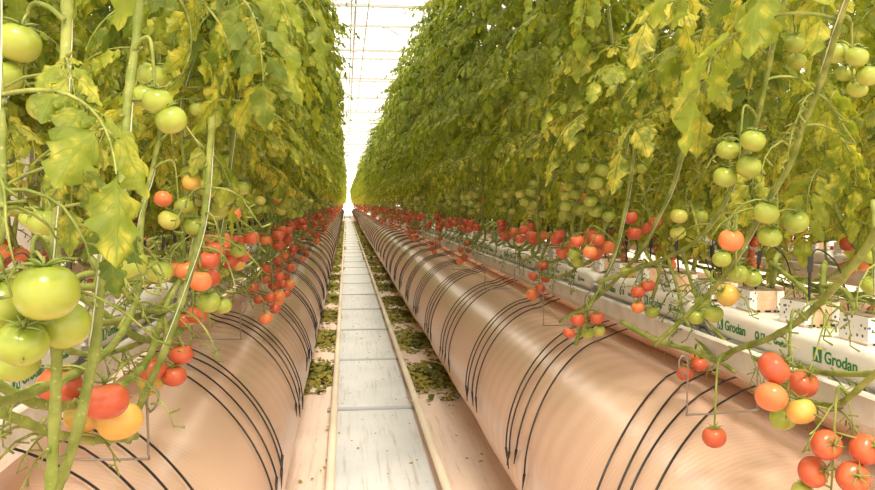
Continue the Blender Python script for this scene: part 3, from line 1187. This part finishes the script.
for i, (lab, pth) in enumerate([
    ('bare vine dropping from the grow bag past the printed leaf mark', [(770, 262, 2.3), (795, 282, 2.1), (818, 305, 1.98), (832, 335, 1.9), (850, 365, 1.85), (868, 400, 1.8)]),
    ('bare vine crossing the rockwool cube at the right edge', [(820, 285, 2.0), (846, 292, 1.9), (858, 320, 1.85), (868, 350, 1.8), (872, 385, 1.78)]),
    ('thin bare vine falling behind the yellow fruit', [(668, 258, 2.7), (678, 290, 2.6), (688, 325, 2.5), (708, 352, 2.3), (735, 372, 2.1)]),
    ('thin bare vine slanting behind the printed bag text', [(683, 252, 2.7), (692, 285, 2.6), (706, 318, 2.4), (728, 345, 2.2)]),
    ('bare vine running level behind the crossing stems at the right', [(700, 262, 2.9), (745, 268, 2.6), (780, 272, 2.4), (820, 280, 2.2), (852, 262, 2.0), (885, 250, 1.9)]),
]):
    hero(lab, pth, 0, 'right', [], [], r=0.007 if i < 2 else 0.006, twine=False)
ph = [(652, 300, 2.6), (660, 270, 2.6), (652, 262, 2.6), (645, 250, 2.62)]
hero('short side shoot carrying red and green fruits left of the yellow fruit', ph, 0, 'right', [
    ((650, 268, 2.6), [(648, 286, 2.5, 7.5, 'red'), (638, 292, 2.5, 7.5, 'red'), (638, 307, 2.5, 7, 'orange'), (652, 312, 2.55, 7, 'green'), (628, 272, 2.7, 8, 'pale')])], [], r=0.006, twine=False)
pi_ = [(705, 270, 2.2), (715, 282, 2.15), (722, 278, 2.1), (735, 262, 2.05)]
hero('side shoot carrying the single yellow fruit above small green ones', pi_, 0, 'right', [
    ((718, 281, 2.12), [(728, 295, 2.0, 12, 'yellow', (-.9, -.2, .5)), (714, 314, 2.05, 10, 'green'), (696, 317, 2.1, 9, 'green'), (702, 302, 2.2, 8, 'green')])], [], r=0.006, twine=False)
pj = [(882, 330, 1.5), (878, 290, 1.5), (876, 250, 1.5), (874, 200, 1.52)]
hero('vine at the right edge with two green fruits', pj, 0, 'right', [
    ((876, 240, 1.5), [(872, 256, 1.6, 10, 'green'), (872, 285, 1.6, 12, 'green')])], [], r=0.007)

# ------------------------------------------------------------------ ground, path, rails


def struct(name, mb, mats, sm=False):
    o = link(name, mb.mesh(name, mats, sm))
    o['kind'] = 'structure'
    return o


mb = MB()
mb.add([(-22, -8, 0), (22, -8, 0), (22, 120, 0), (-22, 120, 0)], [(0, 1, 2, 3)])
struct('floor', mb, [M['floor']])
RLX, RRX = -0.083, 0.455
mb = MB()
y = -3.14
k = 0
while y < 92:
    mb.box((RLX + 0.02, y + .004, 0.001), (RRX - .02, y + 1.7 - .004, 0.008 + 0.002 * (k % 2)))
    y += 1.7
    k += 1
o = struct('floor_path', mb, [M['path']])

for x, side in ((RLX, 'left'), (RRX, 'right')):
    mb = MB()
    mb.tube([(x, -1.5, .085), (x, 92, .085)], 0.022, 16)
    o = link('pipe_rail', mb.mesh('pipe_rail', [M['rail']]))
    tag(o, f'{side} cream heating pipe rail running the length of the path', 'pipe rail', 'pipe rails along the path')

sup = None
k = 0
y = 5.36
while y < 60:
    if sup is None:
        root = link('rail_support', None)
        mb = MB()
        mb.box((RLX - .05, -.025, 0.010), (RRX + .05, .025, 0.020))
        kid('cross_bar', mb.mesh('cross_bar', [M['bar']], False), root)
        for x in (RLX, RRX):
            mb = MB()
            mb.box((x - .012, -.012, .018), (x + .012, .012, .062))
            mb.box((x - .026, -.02, .058), (x + .026, .02, .066))
            kid('saddle', mb.mesh('saddle', [M['white_metal']], False), root)
        sup = root
        o = root
    else:
        o = dup(sup)
    o.location = (0, y, 0)
    k += 1
    if k <= 12:
        tag(o, f'flat cross bar holding the two pipe rails, {ORD[k]} from the camera', 'rail support', 'rail supports')
    else:
        tag(o, 'flat cross bar holding the two pipe rails far down the path', 'rail support', 'distant rail supports')
    y += 1.7

# ------------------------------------------------------------------ ducts
DR = 0.40


def duct(xc, y0, y1, label, seed):
    rg = random.Random(seed)
    vs, fs = [], []
    S = 56
    ys = []
    y = y0
    while y < y1:
        ys.append(y)
        y += 0.022 if y < 8 else (0.07 if y < 14 else 0.6)
    ys.append(y1)
    for i, y in enumerate(ys):
        w = 0.004 * math.sin(y * 2.1 + seed) + 0.003 * math.sin(y * 5.3)
        for k in range(S):
            a = 2 * PI * k / S
            r = DR + w + 0.004 * math.sin(3 * a + y * .9) + (0.0012 * math.sin(y * 47 + a * 2) * (0.5 + 0.5 * math.sin(y * 1.7 + a)) if y < 14 else 0)
            x = xc + r * math.cos(a)
            z = DR + 0.003 + r * math.sin(a)
            z = max(z, 0.003 + 0.004 * abs(math.sin(k)))
            vs.append((x, y, z))
    n = len(ys)
    for i in range(n - 1):
        for k in range(S):
            k2 = (k + 1) % S
            fs.append((i * S + k, (i + 1) * S + k, (i + 1) * S + k2, i * S + k2))
    mb = MB()
    mb.add(vs, fs)
    o = link('air_duct', mb.mesh('air_duct', [M['duct']]))
    tag(o, label, 'air duct', 'inflated film ducts under the tomato rows')


DXL, DXR = -0.633, 1.053
duct(DXL, -1.5, 92, 'long inflated peach plastic air duct on the left of the path', 1)
duct(DXR, -1.5, 92, 'long inflated peach plastic air duct on the right of the path', 2)
duct(DXR + PITCH, 0, 60, 'peach plastic air duct of the next row on the right, behind the stems', 3)
duct(DXL - PITCH, 0, 60, 'peach plastic air duct of the next row on the left, behind the stems', 4)

# ------------------------------------------------------------------ gutters, slabs, cubes


def gutter(xc, y0, y1, label):
    mb = MB()
    w, z0, z1, t = 0.12, 0.885, 0.995, 0.004
    prof = [(-w - .012, z1), (-w, z1 + .003), (-w + .004, z0 + .045), (-w + .05, z0 + .004), (w - .05, z0 + .004), (w - .004, z0 + .045), (w, z1 + .003), (w + .012, z1)]
    low = [(x + (t if x < 0 else -t) * -1, z - t) for x, z in prof]
    ring = prof + low[::-1]
    n = len(ring)
    ys = [y0 + (y1 - y0) * i / 40 for i in range(41)]
    vs = [(xc + x, y, z) for y in ys for x, z in ring]
    fs = []
    for i in range(40):
        for k in range(n):
            k2 = (k + 1) % n
            fs.append((i * n + k, i * n + k2, (i + 1) * n + k2, (i + 1) * n + k))
    fs.append(tuple(range(n)))
    fs.append(tuple(40 * n + k for k in range(n - 1, -1, -1)))
    mb.add(vs, fs)
    o = link('hanging_gutter', mb.mesh('hanging_gutter', [M['white_metal']], False))
    tag(o, label, 'gutter', 'growing gutters')


gutter(XL, -1.2, 91, 'white growing gutter above the left duct')
gutter(XR, -1.2, 91, 'white growing gutter above the right duct')
gutter(XR + PITCH, 0, 60, 'white growing gutter of the next row on the right')
gutter(XL - PITCH, 0, 60, 'white growing gutter of the next row on the left')


def text_mesh(s, size):
    c = bpy.data.curves.new('t', 'FONT')
    c.body = s
    c.size = size
    c.extrude = 0.0004
    c.offset = 0.0006
    o = bpy.data.objects.new('t', c)
    COL.objects.link(o)
    dg = bpy.context.evaluated_depsgraph_get()
    me = bpy.data.meshes.new_from_object(o.evaluated_get(dg))
    bpy.data.objects.remove(o)
    me.materials.clear()
    me.materials.append(M['print'])
    return me


TXT = text_mesh('Grodan', 0.040)
TXT2 = text_mesh('Grodan', 0.020)


def logo_mesh(s):
    mb = MB()
    mb.box((0, 0, -.0004), (s, s, .0006), 0)
    # white pointed arch cut into the mark
    a = [(.18, .12), (.32, .12), (.42, .45), (.58, .45), (.68, .12), (.82, .12), (.60, .85), (.40, .85)]
    vs = [(x * s, y_ * s, .0012) for x, y_ in a]
    mb.add(vs, [(0, 1, 2, 7), (2, 3, 6, 7), (3, 4, 5, 6)], 1)
    return mb.mesh('logo', [M['print'], M['printwhite']], False)


LOGO = logo_mesh(.034)
LOGO2 = logo_mesh(.02)


def drop_mesh():
    mb = MB()
    vs = [(0.012 * math.cos(i / 14 * 2 * PI), 0.014 * math.sin(i / 14 * 2 * PI), .0006) for i in range(14)]
    mb.add(vs, [tuple(range(14))], 0)
    vs = [(0.004 * math.cos(i / 8 * 2 * PI), 0.006 * math.sin(i / 8 * 2 * PI) + .002, .001) for i in range(8)]
    mb.add(vs, [tuple(range(8))], 1)
    return mb.mesh('printed_mark', [M['print'], M['printwhite']], False)


DROP = drop_mesh()
SL, SPITCH = 1.06, 1.1


def slab_mesh():
    mb = MB()
    prof = []
    w, h, c = 0.10, 0.085, 0.02
    for (cx, cz, a0) in ((w - c, h - c, 0), (-w + c, h - c, PI / 2), (-w + c, c, PI), (w - c, c, 1.5 * PI)):
        for k in range(5):
            a = a0 + k / 4 * PI / 2
            prof.append((cx + c * math.cos(a), cz + c * math.sin(a)))
    n = len(prof)
    rows_ = 26
    vs, fs = [], []
    rg = random.Random(3)
    for i in range(rows_ + 1):
        t = i / rows_
        y = -SL / 2 + SL * t
        e = min(1, min(t, 1 - t) * 18 + 0.25)
        for x, z in prof:
            vs.append((x * (0.9 + .1 * e) + rg.uniform(-.0012, .0012), y, 0.04 + (z - .04) * e + rg.uniform(-.0012, .0012)))
    for i in range(rows_):
        for k in range(n):
            k2 = (k + 1) % n
            fs.append((i * n + k, i * n + k2, (i + 1) * n + k2, (i + 1) * n + k))
    fs.append(tuple(range(n)))
    fs.append(tuple(rows_ * n + k for k in range(n - 1, -1, -1)))
    mb.add(vs, fs)
    return mb.mesh('grow_bag', [M['slab']])


SLAB = slab_mesh()
ZS = 0.994


def prints(root, sg):
    """sg +1: face towards +x (left row); -1: face towards -x"""
    if sg > 0:
        B = Matrix(((0, 0, 1, 0), (1, 0, 0, 0), (0, 1, 0, 0), (0, 0, 0, 1)))
    else:
        B = Matrix(((0, 0, -1, 0), (-1, 0, 0, 0), (0, 1, 0, 0), (0, 0, 0, 1)))
    def put(name, me, along, up):
        m4 = Matrix.Translation((sg * .1016, sg * along, up)) @ B
        o = kid(name, me, root, mat=m4)
        return o
    put('logo', LOGO, -.42, .026)
    put('printed_name', TXT, -.375, .030)
    put('printed_mark', DROP, -.185, .042)
    put('logo', LOGO2, -.165, .034)
    put('printed_name', TXT2, -.10, .036)
    put('logo', LOGO, .08, .026)
    put('printed_name', TXT, .125, .030)
    put('printed_mark', DROP, .32, .042)
    put('printed_name', TXT2, .345, .036)


for gx, side, sg in ((XL, 'left', 1), (XR, 'right', -1), (XR + PITCH, 'next right', 0), (XL - PITCH, 'next left', 0)):
    k = 0
    y = {'right': 1.88, 'left': 1.6}.get(side, 1.0)
    proto = plain = None
    while y < (90 if sg else 14):
        k += 1
        if sg and k <= 7:
            if proto is None:
                root = link('grow_bag', SLAB)
                prints(root, sg)
                proto = root
            else:
                root = dup(proto)
        else:
            root = link('grow_bag', SLAB)
        root.location = (gx, y, ZS)
        if sg and k <= 20:
            tag(root, f'white wrapped grow bag in the {side} gutter, {ORD[k]} from the camera', 'grow bag', f'grow bags in the {side} gutter')
        elif sg:
            tag(root, f'white wrapped grow bag far along the {side} gutter', 'grow bag', f'distant grow bags in the {side} gutter')
        else:
            tag(root, f'white wrapped grow bag in the {side} row, beyond the nearest gutter', 'grow bag', f'grow bags of the {side} row')
        y += SPITCH


def cube_things():
    root = link('rockwool_cube', None)
    mb = MB()
    s, h = .05, .066
    mb.box((-s, -s, 0), (s, s, h - .003), 0)
    mb.box((-s + .002, -s + .002, h - .003), (s - .002, s - .002, h), 1)
    # planting hollow rim
    mb.tube([(0, 0, h - .001), (0, 0, h + .004)], .018, 10, 1)
    b = kid('block', mb.mesh('block', [M['rockwool'], M['algae']], False), root)
    for sx in (-1, 1):
        mb = MB()
        x = sx * (s + .0012)
        mb.box((min(x, x - sx * .001), -s - .001, .004), (max(x, x - sx * .001), s + .001, h - .002))
        mb.box((min(x, x - sx * .022), -s - .002, .006), (max(x, x - sx * .022), -s - .001, h - .004))
        mb.box((min(x, x - sx * .03), s + .001, .006), (max(x, x - sx * .03), s + .002, h - .004))
        kid('wrapper', mb.mesh('wrapper', [M['wrap']], False), root)
    mb = MB()
    for x in (-.028, .004, .03):
        mb.box((x - .009, -s - .0015, .0), (x + .009, -s + .001, .006))
    kid('drain_notch', mb.mesh('drain_notch', [M['black']], False), root)
    return root


def stake_thing():
    root = link('drip_stake', None)
    mb = MB()
    mb.tube([(0, 0, -.02), (0, 0, .10)], [.003, .0045], 6)
    mb.box((-.006, -.004, .075), (.006, .004, .115))
    kid('peg', mb.mesh('peg', [M['black']], False), root)
    mb = MB()
    mb.tube(spline([(0, 0, .11), (.02, .01, .135), (.07, .03, .10), (.10, .05, .02), (.12, .08, -.06)], 5), .0022, 5)
    kid('feed_tube', mb.mesh('feed_tube', [M['black']]), root)
    return root


c0 = s0 = None
for gx, side in ((XL, 'left'), (XR, 'right'), (XR + PITCH, 'next right')):
    k = 0
    y0 = 0.5 if side == 'left' else (1.56 if side == 'right' else 1.0)
    y = {'left': 1.75, 'right': 1.71}.get(side, 1.0)
    while y < 13:
        k += 1
        if c0 is None:
            c0 = c = cube_things()
            s0 = s = stake_thing()
        else:
            c = dup(c0)
            s = dup(s0)
        c.location = (gx + rng.uniform(-.012, .012), y, ZS + .0855)
        c.rotation_euler = (0, 0, rng.uniform(-.1, .1))
        s.location = (gx - .02 if side != 'left' else gx + .02, y - .03, ZS + .0855 + .066)
        s.rotation_euler = (rng.uniform(-.1, .1), rng.uniform(-.1, .1), rng.uniform(-.6, .6) + (PI if side == 'left' else 0))
        if k <= 20 and side != 'next right':
            tag(c, f'tan rockwool cube in speckled wrapper on the {side} grow bags, {ORD[k]} from the camera', 'rockwool cube', f'rockwool cubes on the {side} grow bags')
            tag(s, f'black drip stake in a rockwool cube of the {side} row, {ORD[k]} from the camera', 'drip stake', f'drip stakes of the {side} row')
        else:
            tag(c, f'tan rockwool cube further along the {side} grow bags, half hidden by stems', 'rockwool cube', f'further rockwool cubes on the {side} grow bags')
            tag(s, f'black drip stake further along the {side} row, half hidden by stems', 'drip stake', f'further drip stakes of the {side} row')
        y += SPITCH / 4

# ------------------------------------------------------------------ drip tubes arched over the ducts


def drip_tube_mesh(xc, sg, seed):
    """sg: +1 the path lies towards +x of the duct (left row)"""
    rg = random.Random(seed)
    pts = []
    gx = XL if sg > 0 else XR
    a0, a1 = (PI / 2 + .02, 0.14 + rg.uniform(-.1, .1)) if sg > 0 else (PI / 2 - 0.08, PI - .1 + rg.uniform(-.1, .1))
    sl = (-.42 if sg > 0 else -.5) + rg.uniform(-.04, .04)
    off = 0.012
    pts.append(Vector((gx - sg * .03 + 0.0, .02, 0.868)))
    pts.append(Vector((gx + sg * .05, .015, 0.845)))
    n = 14
    for i in range(n + 1):
        t = i / n
        a = a0 + (a1 - a0) * t
        r = DR + off
        pts.append(Vector((xc + r * math.cos(a), sl * (1 - (1 - t) ** 1.8) + .008 * math.sin(t * 5 + seed), DR + .003 + r * math.sin(a))))
    e = pts[-1]
    pts_ = spline(pts, 3)
    mb = MB()
    mb.tube(pts_, .0034, 6)
    # barbed end piece
    d = Vector((0.0, rg.uniform(-.06, .06), -0.07))
    mb.tube([e, e + d * .3, e + d], [.0055, .005, .002], 6)
    return mb.mesh('drip_tube', [M['black']])


T_FAR = {}
T_ME = {sg: [drip_tube_mesh(DXL if sg > 0 else DXR, sg, 20 + i) for i in range(6)] for sg in (1, -1)}
far_mb = Batch()
for sg, side, y0 in ((1, 'left', 2.03), (-1, 'right', 2.40)):
    b = 0
    y = y0
    while y < 90:
        b += 1
        for j in range(4):
            yy = y + (j - 1.5) * 0.125 + rng.uniform(-.015, .015)
            if b <= 34:
                o = link('drip_tube', rng.choice(T_ME[sg]))
                o.location = (0, yy, 0)
                if b <= 12:
                    tag(o, f'black drip tube over the {side} duct, {ORD[j+1]} of four in the {ORD[b]} bundle from camera', 'drip tube', f'drip tubes over the {side} duct')
                else:
                    tag(o, f'black drip tube over the {side} duct far down the path', 'drip tube', f'distant drip tubes over the {side} duct')
            else:
                mbt = MB()
                xc = DXL if sg > 0 else DXR
                aa = [(PI / 2 - (PI / 2 + .1) * t / 6) if sg > 0 else (PI / 2 + (PI / 2 + .4) * t / 6) for t in range(7)]
                mbt.tube([(xc + (DR + .012) * math.cos(a), yy, DR + (DR + .012) * math.sin(a)) for a in aa], .0045, 3, 0, False)
                far_mb.add(mbt.freeze(), Matrix.Identity(4))
        y += SPITCH
o = link('distant_drip_tubes', far_mb.mesh('distant_drip_tubes', [M['black']]))
tag(o, 'dark drip tubes over both ducts near the far end of the path', 'drip tubes', kind='stuff')

# ------------------------------------------------------------------ wire hooks that hold the lying vines


def hook_mesh(sg):
    mb = MB()
    g = 0.125 * sg
    x1, x2 = g + sg * .03, g + sg * .22
    pts = [(g - sg * .02, 0, .99), (g, 0, 1.003), (x1 - sg * .01, 0, .99), (x1, 0, .96), (x1, 0, .875), (x1 + sg * .012, 0, .858), (x2 - sg * .012, 0, .852), (x2, 0, .864),
           (x2, 0, .975), (x2 + sg * .004, 0, 1.0), (x2 + sg * .016, .0, 1.006), (x2 + sg * .025, 0, .99), (x2 + sg * .018, 0, .965), (x2 + sg * .004, .002, .952)]
    mb.tube(spline(pts, 3), .0026, 6)
    return mb.mesh('wire_hook', [M['wire']])


for gx, side, sg, y0 in ((XL, 'left', 1, 1.75), (XR, 'right', -1, 1.96)):
    me = hook_mesh(sg)
    y = y0
    k = 0
    while y < 24:
        k += 1
        o = link('wire_hook', me)
        o.location = (gx, y, 0)
        tag(o, f'grey bent wire vine hook on the {side} gutter, {ORD[k]} from the camera', 'wire hook', f'wire hooks of the {side} gutter')
        y += 1.52

# ------------------------------------------------------------------ fallen leaves between rails and ducts
patches = {'left': [], 'right': []}
for side in ('left', 'right'):
    y = 6.0 if side == 'left' else 5.7
    k = 0
    while y < 60:
        l = rng.uniform(.9, 1.35)
        patches[side].append((y, y + l))
        y += 1.7
for side in ('left', 'right'):
    b = Batch()
    x0, x1 = (-.36, -.12) if side == 'left' else (.50, .86)
    lf = []
    for i in range(6):
        mbl = MB()
        rg = random.Random(i)
        leaflet(mbl, Vector((0, 0, 0)), Vector((1, 0, 0.2)), Vector((0, 0, 1)), .09, .026, 5, 2, .5, .5, rg, 0, .5)
        lf.append(mbl.freeze())
    for (a, c) in patches[side]:
        near = a < 16
        n = 360 if near else 120
        for _ in range(n):
            y = min(max(rng.gauss((a + c) / 2, (c - a) * .27), a - .15), c + .15)
            x = rng.uniform(x0, x1)
            z = rng.uniform(.0, .05) * max(0.1, 1 - abs(y - (a + c) / 2) / (c - a) * 1.6)
            m4 = Matrix.Translation((x, y, .012 + z)) @ Matrix.Rotation(rng.uniform(0, 6.28), 4, 'Z') @ Matrix.Rotation(rng.uniform(-.5, .5), 4, 'Y') @ Matrix.Rotation(rng.uniform(-.8, .8), 4, 'X') @ Matrix.Scale(rng.uniform(.5, 1.0) * (1 if near else 1.8), 4)
            b.add(lf[rng.randrange(6)], m4)
    o = link('leaf_litter', b.mesh('leaf_litter', [M['litter']]))
    tag(o, f'heaps of dry fallen leaves between the {side} pipe rail and the {side} duct', 'fallen leaves', kind='stuff')
b = Batch()
for _ in range(260):
    y = 4 + 30 * rng.random() ** 1.4
    m4 = Matrix.Translation((rng.uniform(RLX - .25, RRX + .3), y, .014)) @ Matrix.Rotation(rng.uniform(0, 6.28), 4, 'Z') @ Matrix.Scale(rng.uniform(.12, .4), 4)
    b.add(lf[rng.randrange(6)], m4)
o = link('leaf_crumbs', b.mesh('leaf_crumbs', [M['litter']]))
tag(o, 'small dry leaf crumbs scattered over the white path', 'leaf crumbs', kind='stuff')

# ------------------------------------------------------------------ greenhouse: posts, roof, end wall


def post(x, y, label):
    mb = MB()
    mb.box((x - .06, y - .06, 0), (x + .06, y + .06, 5.6))
    mb.box((x - .1, y - .1, 0), (x + .1, y + .1, .05))
    o = link('greenhouse_post', mb.mesh('greenhouse_post', [M['white_metal']], False))
    tag(o, label, 'post', 'white greenhouse posts')


post(-1.34, 3.5, 'white square greenhouse post behind the left tomato row')

# roof
mbg, mbs = MB(), MB()
for ridge in range(-4, 5):
    xr = 0.3 + ridge * 4.0
    for sx in (-1, 1):
        y = -8
        mbg.add([(xr, y, 6.9), (xr + 2 * sx, y, 5.9), (xr + 2 * sx, 98, 5.9), (xr, 98, 6.9)], [(0, 1, 2, 3)])
        yy = -8
        while yy < 98:
            mbs.tube([(xr, yy, 6.9), (xr + 2 * sx, yy, 5.9)], .012, 4)
            yy += 1.5
    mbs.box((xr - .03, -8, 6.88), (xr + .03, 98, 6.94))
    mbs.box((xr + 2 - .08, -8, 5.8), (xr + 2 + .08, 98, 5.9))
o = struct('ceiling', mbg, [M['glass']])
yy = 2.0
while yy < 98:
    for z in (5.15, 5.75):
        mbs.box((-18, yy - .025, z - .025), (18, yy + .025, z + .025))
    x = -16
    while x < 17:
        mbs.tube([(x, yy, 5.15), (x + 1, yy, 5.75), (x + 2, yy, 5.15)], .012, 4)
        x += 2
    yy += 4.5
for x in (0.12, 0.42):
    mbs.tube([(x, -4, 4.9), (x, 98, 4.9)], .014, 6)
for x in (-0.55, 1.0):
    mbs.tube([(x, -4, 3.55), (x, 92, 3.55)], .003, 4)
o = struct('trim_1', mbs, [M['steel']])
mb = MB()
mb.add([(-18, 97.9, 0), (18, 97.9, 0), (18, 97.9, 5.9), (-18, 97.9, 5.9)], [(0, 1, 2, 3)])
x = -18
fr = MB()
while x <= 18:
    fr.box((x - .03, 97.8, 0), (x + .03, 97.88, 5.9))
    x += 1.5
for z in (0.9, 3.2, 5.8):
    fr.box((-18, 97.8, z - .04), (18, 97.88, z + .04))
o = struct('wall_end', mb, [M['glass']])
o = struct('trim_2', fr, [M['steel']])

# small trolley standing on the rails near the far end
root = link('rail_trolley', None, loc=((RLX + RRX) / 2 - .1, 66, 0))
mb = MB()
mb.box((-.24, -.5, .22), (.24, .5, .28))
kid('platform', mb.mesh('platform', [M['dark']], False), root)
for sx in (-1, 1):
    for sy in (-1, 1):
        mb = MB()
        mb.tube([(sx * .24 - .03, sy * .4, .165), (sx * .24 + .03, sy * .4, .165)], .06, 16)
        kid('wheel', mb.mesh('wheel', [M['dark']]), root)
mb = MB()
mb.tube(spline([(-.22, -.5, .28), (-.22, -.52, .85), (-.15, -.53, .95), (.15, -.53, .95), (.22, -.52, .85), (.22, -.5, .28)], 4), .015, 6)
kid('handle', mb.mesh('handle', [M['dark']]), root)
tag(root, 'small dark trolley standing on the rails at the far end of the path', 'trolley')

# ------------------------------------------------------------------ light
w = bpy.data.worlds.new('sky')
scene.world = w
w.use_nodes = True
nt = w.node_tree
for n in list(nt.nodes):
    nt.nodes.remove(n)
out = nt.nodes.new('ShaderNodeOutputWorld')
bg = nt.nodes.new('ShaderNodeBackground')
tc = nt.nodes.new('ShaderNodeTexCoord')
nz = nt.nodes.new('ShaderNodeTexNoise')
nz.inputs['Scale'].default_value = 2.0
nt.links.new(tc.outputs['Generated'], nz.inputs['Vector'])
cr = nt.nodes.new('ShaderNodeMix')
cr.data_type = 'RGBA'
cr.inputs[6].default_value = (1.0, 0.89, 0.72, 1)
cr.inputs[7].default_value = (1.0, 0.92, 0.78, 1)
nt.links.new(nz.outputs[0], cr.inputs[0])
nt.links.new(cr.outputs[2], bg.inputs[0])
bg.inputs[1].default_value = 2.3
nt.links.new(bg.outputs[0], out.inputs[0])

sd = bpy.data.lights.new('sun', 'SUN')
sd.energy = 4.5
sd.angle = R(14)
sd.color = (1.0, 0.86, 0.66)
so = bpy.data.objects.new('sun', sd)
COL.objects.link(so)
so.rotation_euler = (R(32), R(6), 0)

vs_ = scene.view_settings
vs_.view_transform = 'Standard'
vs_.look = 'None'
vs_.gamma = 1
vs_.use_curve_mapping = False
vs_.exposure = 0.13
cy = scene.cycles
cy.use_denoising = True
cy.max_bounces = 8
cy.diffuse_bounces = 4
cy.transmission_bounces = 4
cy.transparent_max_bounces = 8
cy.use_adaptive_sampling = True
cy.adaptive_threshold = 0.02
